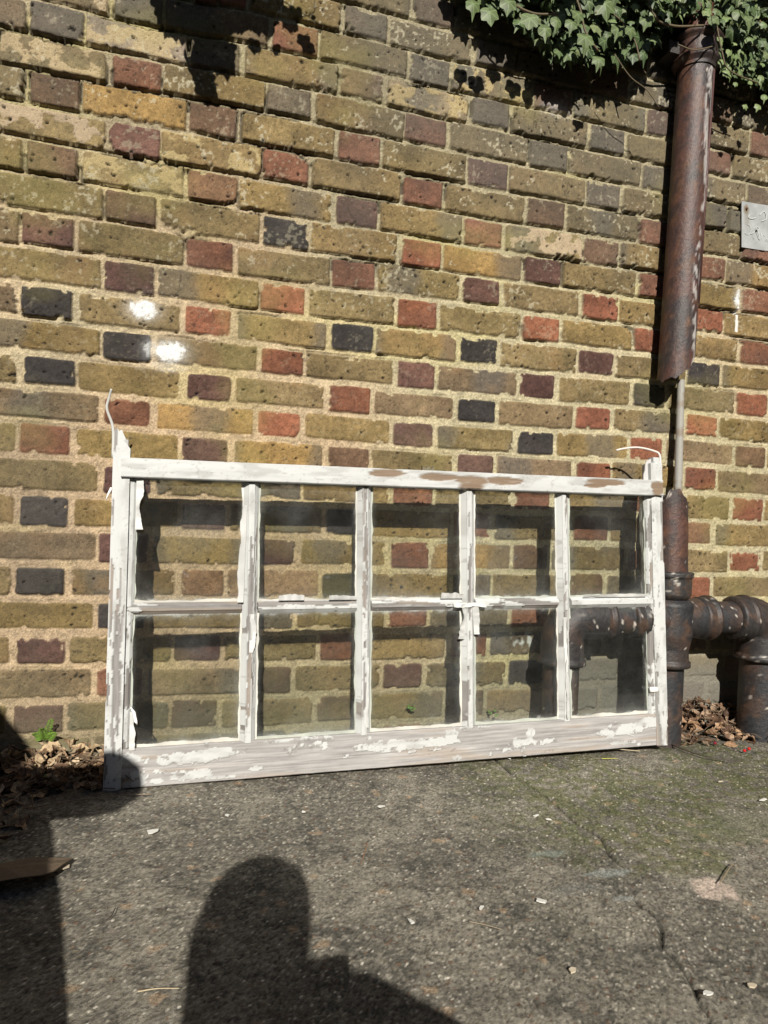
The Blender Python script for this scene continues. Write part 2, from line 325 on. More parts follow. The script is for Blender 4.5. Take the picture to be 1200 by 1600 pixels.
    for a in range(W.shape[0]):
        for b in range(W.shape[1]):
            c, kk = a+lo[0], b+lo[1]
            if (c+kk) % 2: base = table.get((c, kk)) or rg.choice(rnh)
            else:
                code = SD.get((c, kk))
                if code in ('p', 'q', 'r', 'C'): P[a, b] = {'p': .38, 'q': .68, 'r': .8, 'C': .6}[code]
                elif rg.random() < .08 and c < 7: P[a, b] = .2
                base = SC[code] if code else rg.choice(rns)
                if c <= 4 and kk >= 2 and code not in ('C', 'q'): base = tuple(np.array(base)*.85+np.array((.01, .01, .008)))
            f = rg.uniform(.86, 1.14); W[a, b] = np.array(base)*f*np.array([1, rg.uniform(.985, 1.015), rg.uniform(.95, 1.06)])
    bc = W[Nn-lo[0], K-lo[1]]; pp = P[Nn-lo[0], K-lo[1]]
    big = fbm(X*14+rnd(51)*9, Z*20, 52, 4); fine = fbm(X*130, Z*130, 53, 3)
    bc = bc*(.55+.9*big)[..., None]*(.66+.68*fine)[..., None]*(.84+.32*h2(np.round(X*400), np.round(Z*400), 69))[..., None]
    # fired ends, grey bands and sooty stains on individual bricks
    band = (rnd(54) > .62)*ss(.4, .9, np.sin(lu*26+rnd(55)*6)*.6+big*.7)*(~isH)
    bc = mixc(bc, (.085, .082, .076), band*.55)
    rb = (rnd(56) > .6)*ss(.45, .85, fbm(X*18, Z*18, 57, 3)); bc = mixc(bc, np.where(isH[..., None], [.05, .035, .035], [.25, .145, .065]), rb*.3)
    soot = ss(1.15, 1.6, Z)*ss(.25, .7, fbm(X*2.2, Z*2.2, 58, 3)+.15*ss(.4, 1.2, X)); bc = mixc(bc, (.105, .10, .082), soot*.5)
    pl = ss(.60-.22*pp, .64-.22*pp, fbm(X*34, Z*48, 59, 5))*(pp > 0); pl = pl*bm
    bc = mixc(bc, mixc((.36, .28, .14), (.40, .31, .21), ss(.7, .95, rnd(60))), pl*.8); H = H+pl*.0009
    flk = ss(.70, .76, fbm(X*150, Z*150, 61, 2)*.6+fbm(X*25, Z*25, 62, 3)*.4+.09*rnd(66)); bc = mixc(bc, (.42, .38, .27), flk*.65*(.15+.85*up)*np.where(isH, .45, 1.))
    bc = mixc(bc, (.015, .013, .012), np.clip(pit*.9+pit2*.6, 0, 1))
    # fine hairline cracks on some bricks
    cr = np.abs(fbm(X*16, Z*16, 63, 4)-.5); cm = (1-ss(.002, .006, cr))*(rnd(64) > .8)*bm; bc = mixc(bc, (.03, .025, .02), cm*.7); H = H-cm*.0022
    warm = ss(.35, .75, fbm(X*2.1+7, Z*2.1, 65, 3)+.32*(1-ss(.1, 1.1, X))-.15*ss(1.2, 1.7, Z)-.1)
    mc = mixc((.385, .335, .215), (.395, .295, .188), warm)
    mc = mixc(mc, (.25, .218, .14), ss(.95, 1.5, Z)*.8)
    yl = ss(.56, .74, fbm(X*3.3, Z*6, 66, 4)); mc = mixc(mc, (.40, .35, .14), yl*.35)
    mc = mc*(.72+.5*fbm(X*60, Z*60, 67, 3))[..., None]*(.68+.64*h2(np.round(X*420), np.round(Z*420), 68))[..., None]
    mc = mixc(mc, (.05, .045, .035), gap*.8)
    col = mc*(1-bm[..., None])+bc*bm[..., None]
    smear = ss(.60, .74, fbm(X*30, Z*30, 69, 4))*(1-ss(-.010, .0, -sd-.0)*1.0)*.5*bm; col = mixc(col, mc, np.clip(smear, 0, 1))
    st_ = ss(.55, .78, fbm(X*3.1+20, Z*1.6, 170, 5)); col = mixc(col, (.075, .068, .055), st_*.34)
    # yellow-green lichen film, and damp green-grey foot of the wall
    col = mixc(col, (.24, .215, .07), ss(.62, .8, fbm(X*4.5+2, Z*5.5, 70, 4))*.22)
    damp = 1-ss(.05, .26, Z+(fbm(X*6, Z*6, 72, 3)-.5)*.16); col = mixc(col, mixc((.115, .115, .068), (.115, .108, .09), ss(.7, 1.2, X)), damp*.5)
    cem = (1-ss(.10, .20, Z+(fbm(X*8, Z*8, 73, 3)-.5)*.05))*ss(1.2, 1.35, X)*.55
    cem2 = (1-ss(.24, .30, Z))*ss(1.2, 1.3, X)*.55; col = mixc(col, (.15, .142, .12), np.clip(cem+cem2, 0, .8))
    foot = 1-ss(.012, .045, Z+(e1)*.03); col = mixc(col, (.13, .13, .10), foot*.7); H = H+foot*.006
    # sprayed white paint spots, a white drip, white stains
    for (px, py, rx, rz, a) in ((224, 484, .034, .024, 1.), (266, 549, .036, .025, 1.1), (236, 545, .018, .022, .45), (868, 172, .05, .022, .22), (1150, 468, .014, .026, .8), (262, 573, .05, .012, .35)):
        q = onY(px, py); d = ((X-q[0])/rx)**2+((Z-q[2])/rz)**2
        sp = (np.exp(-d*1.1)*.55+.75*(1-ss(.25, 1.0, d+(fine-.5)*1.6)))*a*(.55+.5*h2(np.round(X*400), np.round(Z*400), 74)+.2*fine); col = mixc(col, (.66, .67, .66), np.clip(sp, 0, .95)*(1-.8*pit)*(.45+.55*bm))
    q = onY(1150, 500); d = (np.abs(X-q[0]) < .0035+.002*(e1+.5))*(np.abs(Z-q[2]) < .035); col = mixc(col, (.8, .8, .77), d*.7)
    q = onY(815, 1000); d = ((X-q[0])/.035)**2+((Z-q[2])/.035)**2; col = mixc(col, (.5, .52, .5), (1-ss(.3, 1.2, d))*ss(.5, .62, fbm(X*45, Z*45, 75, 3))*.8)
    V = np.stack([X, -H, Z], -1).reshape(-1, 3)
    F = grid_faces(len(gx), len(gz))
    nx, nz = len(gx), len(gz); base = len(V)
    # thickness: back face and four sides joined to the rim of the front
    x0, x1, z0, z1 = gx[0], gx[-1], gz[0], gz[-1]; D = .22
    rim = [i*nz for i in range(nx)]+[(nx-1)*nz+j for j in range(1, nz)]+[i*nz+nz-1 for i in range(nx-2, -1, -1)]+[j for j in range(nz-2, 0, -1)]
    rb_ = V[rim].copy(); rb_[:, 1] = D; V = np.concatenate([V, rb_]); m = len(rim)
    side = np.array([[rim[(i+1) % m], rim[i], base+i, base+(i+1) % m] for i in range(m)])
    cap = [x0, x1, z0, z1]; cb = len(V); V = np.concatenate([V, [[x0, D, z0], [x1, D, z0], [x1, D, z1], [x0, D, z1]]])
    F = np.concatenate([F, side, [[cb, cb+3, cb+2, cb+1]]])
    col = np.concatenate([col.reshape(-1, 3), np.full((m+4, 3), .2)])
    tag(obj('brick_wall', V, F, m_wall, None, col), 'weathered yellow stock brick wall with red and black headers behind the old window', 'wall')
def bmz(lw, hh): return 1-ss(.0, .006, np.abs(lw-hh-.002))
make_wall()

# ------------------------------------------------------------------ the old window
WU = np.array([.999858, .010965, .012798]); WN = np.array([-.009871, .996531, -.082633]); WV = np.array([-.01366, .082495, .996498])
WO = np.array([.43621, -.15209, .62603]); VB = -.6195            # v of the bottom edge
WB = WO+WV*VB+WU*.376
win = thing('old_window', 'old ten-pane white window frame with peeling paint leaning against the brick wall', 'window frame')
win.matrix_world = Matrix([[WU[0], WN[0], WV[0], WB[0]], [WU[1], WN[1], WV[1], WB[1]], [WU[2], WN[2], WV[2], WB[2]], [0, 0, 0, 1]])
PAINT = np.array((.47, .475, .465))
def wloc(u, v, d): return np.stack([np.asarray(u)-.376, np.asarray(d)+0*np.asarray(u), np.asarray(v)-VB], -1)
def member(name, prof, a0, a1, vertical, cov, patches=(), wood=(.17, .158, .148), brown=(), ends=True, seed=0, wob=.0008, parent=win, endcut=None):
    """a bar swept along u (vertical=False) or v; prof = closed polygon of (across, depth)"""
    prof = np.array(prof, float); P = []
    for i in range(len(prof)):
        p, q = prof[i], prof[(i+1) % len(prof)]; k = max(1, int(np.hypot(*(q-p))/.0024))
        for j in range(k): P.append(p+(q-p)*j/k)
    P = np.array(P); L = max(3, int((a1-a0)/.0024)); A = np.linspace(a0, a1, L)
    AA, ac = np.meshgrid(A, P[:, 0], indexing='ij'); _, dp = np.meshgrid(A, P[:, 1], indexing='ij')
    ccx, ccy = prof.mean(0)
    if endcut is not None: AA = endcut(AA, ac)
    c2 = ac+dp*.9                                                # a coordinate that runs round the profile
    su, sv = (ac, AA) if vertical else (AA, ac)
    n = fbm(AA*(6.5 if vertical else 9)+seed*3.1, c2*(75 if not name.startswith('bottom') else 34)+seed, 81+seed, 5); nf = fbm(AA*(26 if not name.startswith('bottom') else 60)+seed, c2*(170 if not name.startswith('bottom') else 90), 85+seed, 4)
    t = n*.62+nf*.38+cov
    for (pu, pv, ru, rv, s) in patches:
        d = ((su-pu)/ru)**2+((sv-pv)/rv)**2; t = t+s*(1-ss(.5, 1.15, d+(nf-.5)*4.2+(n-.5)*2.6))
    pm = ss(.488, .512, t); film = ss(.42, .60, t+(fbm(AA*90, c2*260, 180+seed, 3)-.5)*.25)*(.10 if name.startswith('bottom') else .26)*(1-pm)
    grain = fbm(AA*14+seed, c2*420, 95+seed, 4); g2 = fbm(AA*5, c2*90, 96+seed, 3)
    wc = np.asarray(wood)*(.50+1.0*grain)[..., None]*(.8+.4*g2)[..., None]
    wc = mixc(wc, (.25, .17, .10), ss(.56, .72, g2)*.35)
    bm = np.zeros(AA.shape)
    for (pu, pv, ru, rv) in brown:
        d = ((su-pu)/ru)**2+((sv-pv)/rv)**2; b = 1-ss(.6, 1.3, d+(nf-.5)*1.6+(n-.5)*2)
        wc = mixc(wc, mixc((.20, .115, .062), (.36, .25, .155), grain), b*.95); bm = np.maximum(bm, b)
    pm = pm*(1-bm)
    pc = PAINT*(.90+.12*n)[..., None]; pc = mixc(pc, (.33, .325, .31), ss(.48, .75, fbm(AA*22, c2*90, 99+seed, 4))*.75)
    crk = np.abs(fbm(AA*26+9, c2*70, 98+seed, 3)-.5); crk = (1-ss(.004, .012, crk))*.5; pc = mixc(pc, (.2, .19, .17), crk); edge = ss(.455, .49, t)*(1-pm); wc = mixc(wc, (.10, .085, .07), edge*.5); wc = mixc(wc, PAINT*.8, film)
    col = mixc(wc, pc, pm)
    # thin paint film stands proud; wood between is slightly worn
    off = pm*.0014+(nf-.5)*wob*1.2-(1-pm)*(1-grain)*.0006
    dx = ac-ccx; dz = dp-ccy; r = np.hypot(dx, dz)+1e-6
    ac2 = ac+dx/r*off; dp2 = dp+dz/r*off
    V = wloc(ac2, AA, dp2) if vertical else wloc(AA, ac2, dp2)
    np_ = len(P); F = grid_faces(L, np_).tolist()
    F += [[i*np_+np_-1, (i+1)*np_+np_-1, (i+1)*np_, i*np_] for i in range(L-1)]
    V = V.reshape(-1, 3); col = col.reshape(-1, 3)
    if ends: F += [list(range(np_))[::1], [ (L-1)*np_+i for i in range(np_)][::-1]]
    o = obj(name, V, F, m_paint, parent, col, smooth=False)
    return o
def rect(a0, a1, d0, d1, b=.0015): return [(a0+b, d0), (a1-b, d0), (a1, d0+b), (a1, d1), (a0, d1), (a0, d0+b)]
def jag(mid, amp, sd):
    def f(AA, ac):
        e = AA.max(); t = ss(e-.06, e, AA)
        return AA-t*(amp*ss(mid-.009, mid+.009, ac)+.014*(fbm(ac*220, ac*0+sd, sd, 3)-.3))
    return f
# stiles (the outer box strips carry on above the top rail as broken horns)
member('stile', [(-.2785, .0), (-.2555, -.004), (-.2475, -.004), (-.2475, .03), (-.2785, .034)], VB, .100, True, .05, wood=(.20, .188, .18), seed=1,
       patches=((-.258, .05, .010, .12, .3), (-.258, -.12, .010, .20, .2), (-.276, -.3, .003, .5, -.2), (-.255, -.45, .01, .2, -.1), (-.262, -.32, .012, .16, -.1), (-.270, -.40, .004, .18, .2)), endcut=jag(-.258, .04, 1))
member('stile', [(-.2468, .004), (-.238, .006), (-.2335, .011), (-.2335, .03), (-.2468, .03)], -.543, -.001, True, .0, seed=2, patches=((-.24, -.06, .02, .08, .3), (-.24, -.5, .02, .03, .3)))
member('stile', [(1.0005, .001), (1.0085, -.003), (1.0295, -.003), (1.0305, .034), (1.0005, .034)], VB, .086, True, -.03, seed=3, wood=(.22, .21, .20),
       patches=((1.015, .05, .03, .06, .3), (1.012, -.06, .01, .1, .25), (1.02, -.5, .015, .12, .12), (1.006, -.15, .006, .2, .2), (1.017, -.32, .006, .01, .4), (1.01, -.42, .004, .012, .4), (1.022, -.38, .005, .02, .3)), endcut=jag(1.000, -.0, 2))
member('stile', [(.9865, .011), (.9900, .005), (.9995, .003), (.9995, .03), (.9865, .03)], -.543, -.001, True, .03, seed=4, patches=((.99, -.4, .02, .12, -.2),))
# torn slivers above the top rail
member('horn', [(-.2620, -.002), (-.2520, .000), (-.2520, .012), (-.2620, .012)], .042, .078, True, .35, seed=5)
member('horn', [(1.0100, .002), (1.0290, .004), (1.0290, .02), (1.0100, .02)], .037, .100, True, .25, seed=6)
top = member('top_rail', rect(.0015, .0385, -.0125, .026), -.2628, 1.0255, False, .22, seed=7,
       brown=((.42, .026, .05, .008), (.50, .014, .04, .016), (.585, .022, .04, .009), (.86, .029, .06, .007), (1.012, .018, .02, .022), (.30, .030, .04, .008), (.83, .02, .03, .006)))
member('bottom_rail', rect(VB, -.5425, .0005, .034), -.2462, .9995, False, -.19, seed=8, wood=(.30, .285, .275),
       patches=((-.12, -.568, .075, .013, .34), (-.06, -.562, .06, .010, .3), (-.115, -.603, .04, .012, .34), (-.235, -.563, .022, .012, .34), (-.215, -.60, .02, .018, .3), (-.18, -.61, .012, .006, .3), (-.175, -.575, .012, .006, .3), (-.178, -.59, .008, .005, .3),
                (.02, -.60, .015, .004, .3), (.30, -.572, .06, .011, .36), (.34, -.580, .05, .009, .36), (.41, -.573, .055, .009, .36), (.455, -.560, .016, .016, .36), (.43, -.575, .02, .012, .3), (.16, -.563, .01, .008, .33), (.21, -.588, .008, .004, .3),
                (.63, -.588, .035, .010, .36), (.655, -.572, .010, .02, .36), (.60, -.598, .03, .004, .3), (.88, -.582, .06, .010, .36), (.94, -.570, .07, .010, .36), (.99, -.562, .03, .012, .3), (.90, -.606, .04, .004, .3), (.47, -.61, .015, .007, .3), (-.05, -.612, .05, .003, .3), (.10, -.546, .07, .003, .3), (.50, -.546, .05, .003, .3)))
def mprof(c, h, g=.012, f=.0015, b=.032): return [(c-h, g), (c-h*.42, f+.002), (c-h*.36, f), (c+h*.36, f), (c+h*.42, f+.002), (c+h, g), (c+h, g+.003), (c+h*.5, b), (c-h*.5, b), (c-h, g+.003)]
for i, c in enumerate((0, .2504, .5008, .7512)):
    member('muntin', mprof(c, .0152, f=.0005), -.546, -.0015, True, (.10, .09, .08, .09)[i], seed=10+i, wood=(.20, .188, .18),
           patches=((c-.012, -.15, .008, .12, .3), (c, -.22, .006, .08, -.18), (c, -.42, .005, .08, -.12), (c+.01, -.52, .01, .03, .3)))
SEG = [(-.2468, -.0172), (.0172, .2332), (.2676, .4836), (.5180, .7340), (.7684, 1.0000)]
for i, (a, b) in enumerate(SEG):
    member('glazing_bar', mprof(-.2655, .0125, f=.0025), a, b, False, (-.12, -.05, -.02, .07, .11)[i], seed=20+i, wood=(.19, .178, .168),
           patches=(((.09, -.255, .05, .008, .34), (.19, -.256, .03, .009, .3)), ((.45, -.256, .03, .01, .34),), ((.45, -.256, .03, .01, .34),), (), ())[i] if i else ((-.23, -.268, .015, .006, .3),))
# glass panes with dusty edges and a painted grey haze for reflected sky
def pane(u0, u1, v0, v1, s):
    nx, ny = int((u1-u0)/.004), int((v1-v0)/.004); U = np.linspace(u0, u1, nx); Vv = np.linspace(v0, v1, ny); A, B = np.meshgrid(U, Vv, indexing='ij')
    ed = np.minimum(np.minimum(A-u0, u1-A)-.006, np.minimum((B-v0)-.006, v1-B-.004))
    n = fbm(A*9+s, B*9, 110+s, 4); nf = fbm(A*60, B*60, 120+s, 3)
    dirt_skyhaze = .075+.12*ss(.45, .8, n)+.28*(1-ss(.0, .012+.012*n, ed))+.16*(1-ss(.0, .05, B-v0))*n*1.6+1.3*(1-ss(.0, .004, ed+(nf-.5)*.012))  # even base haze paints the sky's reflection; edges and patches are dust
    dirt_skyhaze = dirt_skyhaze+.35*(1-ss(.0012, .002, np.abs(np.sin(A*41+s)*.03+B*1.3*(.7+n*.1)-(v0+v1)*.65)))*ss(.6, .8, nf)*1.2
    wv = .0007*np.sin(A*22+s)*np.sin(B*19+s*2)+.0003*np.sin(A*60+B*13+s)
    F1 = wloc(A, B, .0128+wv).reshape(-1, 3); F2 = wloc(A, B, .0158+wv*.6).reshape(-1, 3); m = len(F1)
    f1 = grid_faces(nx, ny); f2 = grid_faces(nx, ny, True)+m
    rim = [i*ny for i in range(nx)]+[(nx-1)*ny+j for j in range(1, ny)]+[i*ny+ny-1 for i in range(nx-2, -1, -1)]+list(range(ny-2, 0, -1)); q = len(rim)
    sd = np.array([[rim[(i+1) % q], rim[i], m+rim[i], m+rim[(i+1) % q]] for i in range(q)])
    d = np.concatenate([dirt_skyhaze.ravel(), dirt_skyhaze.ravel()*0])
    obj('glass_pane', np.concatenate([F1, F2]), np.concatenate([f1, f2, sd]), m_glass, win, None, True, {'dirt_skyhaze': d})
US = [-.2475, 0, .2504, .5008, .7512, 1.0]
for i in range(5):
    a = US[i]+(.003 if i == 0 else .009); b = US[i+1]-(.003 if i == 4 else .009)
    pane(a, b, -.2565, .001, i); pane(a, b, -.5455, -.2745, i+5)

# ragged putty and curling paint flakes along the glass
rg = random.Random(11)
def flake_strip(name, p0, p1, wd, side, n, d0, seed, lift=.004, col=(.74, .72, .65)):
    """ragged ribbon of putty or loose paint between two (u,v) points"""
    p0 = np.array(p0, float); p1 = np.array(p1, float); t = np.linspace(0, 1, n); dr = (p1-p0)/np.linalg.norm(p1-p0); nr = np.array([-dr[1], dr[0]])*side
    b = MB(); rows = []
    for j in range(4):
        wj = wd*j/3
        rag = (fbm(t*np.linalg.norm(p1-p0)*38+seed, t*0+j*.3, seed, 5)-.42)*wd*1.3*(j/3)
        pts = p0+np.outer(t, p1-p0)+np.outer(wj+rag, nr)
        dep = d0-lift*(j/3)*(.3+fbm(t*5+seed, t*0, seed+3, 2)); rows.append(wloc(pts[:, 0], pts[:, 1], dep))
    V = np.stack(rows, 1)
    V2 = V.copy(); V2[..., 1] += .0012
    f = grid_faces(n, 4); c = np.asarray(col)*(.75+.4*fbm(t*7+seed, t*0, seed+5, 2))[:, None]; c = np.repeat(c[:, None], 4, 1)
    b.add(V, f if side > 0 else f[:, ::-1], c.reshape(-1, 3)); b.add(V2, f[:, ::-1] if side > 0 else f, c.reshape(-1, 3)); return b.build(name, m_paint, win, True)
k = 0
for i in range(5):
    u0 = US[i]+(.014 if i == 0 else .0165); u1 = US[i+1]-(.014 if i == 4 else .0165)
    for (v0, v1) in ((-.254, .0), (-.542, -.278)):
        k += 1
        g = (.36, .38, .33)
        flake_strip('putty', (u0-.002, v0), (u0-.002, v1), .0045, -1, 90, .0120, 200+k, .001, g if rg.random() < .6 else (.52, .51, .46))
        flake_strip('putty', (u1+.002, v0), (u1+.002, v1), .0045, 1, 90, .0120, 300+k, .001, g if rg.random() < .5 else (.52, .51, .46))
        flake_strip('putty', (u0, v0-.001), (u1, v0-.001), .006, 1, 90, .0120, 400+k, .001, (.40, .42, .37) if rg.random() < .5 else (.50, .48, .43))
for (p0, p1, wd, s, lift) in (((-.014, -.255), (-.010, -.05), .010, 1, .007), ((-.2335, -.105), (-.2335, .0), .011, -1, .004), ((.512, -.335), (.508, -.27), .010, -1, .010), ((.488, -.345), (.494, -.265), .013, 1, .010),
                              ((.757, -.54), (.757, -.40), .008, 1, .007), ((.745, -.43), (.745, -.30), .006, -1, .004), ((.0, -.36), (.0, -.28), .010, -1, .005), ((.2535, -.53), (.2535, -.38), .006, -1, .006), ((-.2335, -.545), (-.2335, -.47), .010, -1, .004),
                              ((.06, -.252), (.115, -.252), .010, 1, .005), ((.17, -.252), (.232, -.252), .008, 1, .005), ((.43, -.252), (.484, -.252), .010, 1, .006), ((.46, -.262), (.54, -.262), .008, -1, .010), ((.80, -.253), (.98, -.253), .006, 1, .005)):
    k += 1; flake_strip('paint_flake', p0, p1, wd, s, 40, .001, 500+k, lift, (.52, .52, .50))
def tube(b, P, r, col=(1, 1, 1), seg=10, flat=1.0, cap=True):
    P = np.array(P, float); n = len(P); r = np.broadcast_to(np.asarray(r, float), (n,)); T = np.gradient(P, axis=0); T /= np.linalg.norm(T, axis=1)[:, None]+1e-9
    ref = np.array([0, 0, 1.]) if abs(T[0][2]) < .9 else np.array([1., 0, 0]); V = []
    for i in range(n):
        a = ref-T[i]*(ref@T[i]); a /= np.linalg.norm(a); ref = a; c = np.cross(T[i], a)
        th = np.linspace(0, 2*math.pi, seg, endpoint=False); V.append(P[i]+r[i]*(np.cos(th)[:, None]*a+flat*np.sin(th)[:, None]*c))
    f = []
    for i in range(n-1):
        for j in range(seg): f.append((i*seg+j, i*seg+(j+1) % seg, (i+1)*seg+(j+1) % seg, (i+1)*seg+j))
    if cap: f += [tuple(range(seg))[::-1], tuple((n-1)*seg+j for j in range(seg))]
    b.add(np.concatenate(V), f, col)
def smooth_path(P, n):
    P = np.array(P, float); t = np.linspace(0, len(P)-1, n); out = []
    Q = np.concatenate([[2*P[0]-P[1]], P, [2*P[-1]-P[-2]]])
    for x in t:
        i = min(int(x), len(P)-2); s = x-i; a, b_, c, d = Q[i], Q[i+1], Q[i+2], Q[i+3]
        out.append(.5*((2*b_)+(-a+c)*s+(2*a-5*b_+4*c-d)*s*s+(-a+3*b_-3*c+d)*s**3))
    return np.array(out)
b = MB(); tube(b, smooth_path([wloc(-.2800, .04, .004), wloc(-.2815, .10, .002), wloc(-.2935, .1375, -.006), wloc(-.2895, .160, -.012), wloc(-.2850, .176, -.02)], 24), np.linspace(.0032, .0022, 24), (.45, .45, .42), 8, .5)
b.build('torn_strip', m_paint, win)
b = MB(); tube(b, smooth_path([wloc(1.030, .06, .004), wloc(1.030, .1046, .003), wloc(1.018, .118, .012), wloc(.988, .1288, .035), wloc(.958, .127, .052), wloc(.9407, .1228, .06)], 30), .0026, (.62, .56, .52), 8)
b.build('bent_strip', m_paint, win)
b = MB(); hr = [(.9858, .0385), (.9862, .055), (.9905, .066), (.9925, .0855), (.998, .093), (1.010, .097), (1.012, .0385)]
V = [wloc(x, y, .011) for x, y in hr]+[wloc(x, y, .014) for x, y in hr]; nh = len(hr)
b.add(V, [tuple(range(nh))[::-1], tuple(range(nh, 2*nh))]+[(i, (i+1) % nh, nh+(i+1) % nh, nh+i) for i in range(nh)], (.44, .42, .41)); b.build('torn_card', m_paint, win, False)
b = MB(); tube(b, [wloc(-.281, -.022, .0), wloc(-.286, -.034, -.004), wloc(-.290, -.046, -.006)], [.003, .002, .001], (.8, .79, .74), 6); tube(b, [wloc(-.2325, -.46, -.001), wloc(-.226, -.47, -.003), wloc(-.222, -.488, -.004), wloc(-.219, -.495, -.002)], [.001, .003, .0035, .001], (.85, .85, .83), 6, .6)
b.build('paint_flake', m_paint, win)
b = MB(); tube(b, [wloc(.985, -.483, .001), wloc(1.006, -.483, .0)], .0065, (.8, .78, .72), 8, .5); b.build('hinge_scrap', m_paint, win)
# small bent metal catch on the top rail
b = MB()
V = [wloc(.384, .0385, .0), wloc(.414, .0385, .0), wloc(.4125, .052, .0), wloc(.406, .0445, .0), wloc(.400, .052, .0), wloc(.394, .046, .0), wloc(.3865, .050, .0)]; nv = len(V); V2 = [v+np.array([0, .012, 0]) for v in V]
b.add(V+V2, [tuple(range(nv)), tuple(range(2*nv-1, nv-1, -1))]+[(i, nv+i, nv+(i+1) % nv, (i+1) % nv) for i in range(nv)], (.12, .10, .06)); b.build('window_catch', m_iron, win, False)

# ------------------------------------------------------------------ iron pipes
def iron(P, nrm_ang=None, kind='m', s=0, fleck=.0):
    """colour of old painted iron at surface points P (n,3)"""
    x, y, z = P[:, 0]+s*.37, P[:, 1], P[:, 2]
    def n3(f, k, o=4): return (fbm(x*f+z*f*.31, z*f+y*f*.6, k, o)+fbm(x*f-y*f*.8+9, y*f+z*f*.45, k+1, o))*.5
    n1 = n3(16, 140); n2 = n3(55, 143); n3_ = n3(150, 146, 3)
    base = {'m': (.070, .034, .026), 'k': (.022, .022, .024), 'r': (.034, .025, .022)}[kind]; alt = {'m': (.036, .026, .024), 'k': (.050, .032, .025), 'r': (.024, .023, .023)}[kind]
    c = mixc(np.broadcast_to(base, (len(P), 3)), alt, ss(.44, .58, n1)*.85)
    c = mixc(c, (.10, .048, .026) if kind == 'm' else (.070, .040, .026), ss(.54, .66, n2)*.65)
    c = mixc(c, (.018, .018, .02), ss(.54, .64, 1-n2)*.5)
    c = mixc(c, (.45, .41, .36), ss(.70-fleck*.5, .72-fleck*.5, n3_*.75+n1*.25)*.8)
    return c*(.7+.6*h2(np.round(x*500), np.round(z*500+y*300), 7))[:, None]
def surf(b, P, R, col, seg=40, endcut=None, inner=None, flut=0):
    """surface of revolution along a path, radii R; rough cast skin"""
    P = np.array(P, float); n = len(P); T = np.gradient(P, axis=0); T /= np.linalg.norm(T, axis=1)[:, None]
    ref = np.array([0, -1., 0]) if abs(T[0][1]) < .9 else np.array([0, 0, 1.]); V = []
    th = np.linspace(0, 2*math.pi, seg, endpoint=False)
    for i in range(n):
        a = ref-T[i]*(ref@T[i]); a /= np.linalg.norm(a); ref = a; c = np.cross(T[i], a)
        ring = P[i]+R[i]*(np.cos(th)[:, None]*a+np.sin(th)[:, None]*c)
        if endcut is not None: ring = endcut(ring, th, i, n, T[i])
        V.append(ring)
    V = np.concatenate(V); f = [(i*seg+j, i*seg+(j+1) % seg, (i+1)*seg+(j+1) % seg, (i+1)*seg+j) for i in range(n-1) for j in range(seg)]
    b.add(V, f, col(V)); return V
def dens(P, R, step=.006):
    P = np.array(P, float); out = [P[0]]; ro = [R[0]]
    for i in range(len(P)-1):
        k = max(1, int(np.linalg.norm(P[i+1]-P[i])/step))
        for j in range(1, k+1): out.append(P[i]+(P[i+1]-P[i])*j/k); ro.append(R[i]+(R[i+1]-R[i])*j/k)
    return np.array(out), np.array(ro)
PY = -.066
dt = onY(1087, 108, PY); db = onY(1056, 575, PY)                    # downpipe axis, top socket to broken foot
ax = (db-dt)/np.linalg.norm(db-dt)
dp = thing('iron_downpipe', 'maroon cast iron downpipe with jagged broken lower end, hanging from the ivy', 'downpipe', tuple(db))
def toloc(V, o): return V-np.array(o.location)
pr = .0455
def foot(ring, th, i, n, T):
    if i > n-14:                                                    # jagged broken foot: longer at the left front
        s = (i-(n-14))/13.0; xo = (ring[:, 0]-ring[:, 0].mean())/.045
        cut = -.036+.066*ss(-.6, 1.0, xo)+.008*np.maximum(xo, 0)+.005*np.sin(3*th+.6)+.003*np.sin(8*th)+.0015*np.sin(17*th)
        ring = ring-ax*(cut*s)[:, None]
    return ring
b = MB(); P, Rr = dens([dt-ax*.03, db], [pr, pr], .008); P = P-db
skin = lambda V, k='m', s=0, f=0.: iron(V+db, None, k, s, f)
def dcol(V):
    c = iron(V+db, None, 'm', 0, .02); W = V+db; t = (W-dt)@ax; off = (W-dt)-np.outer(t, ax)
    ang = off[:, 0]; front = off[:, 1] < 0
    streak = (1-ss(.004, .011, np.abs(ang-.014+.006*np.sin(t*14))))*ss(.50, .58, fbm(ang*110, t*60, 150, 4)+.08*(1-ss(.0, .45, t)))
    c = mixc(c, (.50, .47, .45), streak*front*.62)
    s2 = (1-ss(.0008, .002, np.abs(ang-.022)))*ss(.35, .5, fbm(ang, t*20, 151, 3)); c = mixc(c, (.45, .42, .40), s2*front*.6)
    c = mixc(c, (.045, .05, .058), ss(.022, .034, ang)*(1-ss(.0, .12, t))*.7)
    blk = ss(.55, .7, fbm(ang*40, t*14, 152, 3))*(1-ss(.0, .02, ang)); c = mixc(c, (.025, .022, .024), blk*.6); return c
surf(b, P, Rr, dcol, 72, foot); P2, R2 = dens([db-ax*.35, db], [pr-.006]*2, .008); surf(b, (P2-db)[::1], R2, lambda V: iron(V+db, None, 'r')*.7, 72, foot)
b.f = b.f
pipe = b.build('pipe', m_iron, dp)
so_ = pipe.modifiers.new('rim', 'WEIGHTED_NORMAL')
b = MB(); tube(b, [(P[3]+[.031, -.033, 0]), (P[-22]+[.031, -.033, 0])], .0035, (.07, .03, .026), 8); b.build('seam', m_iron, dp)
prof = [(-.010, .050), (.0, .051), (.006, .060), (.012, .063), (.019, .060), (.023, .054), (.030, .055), (.058, .055), (.063, .062), (.070, .066), (.077, .062), (.080, .054), (.080, .045), (.060, .040)]
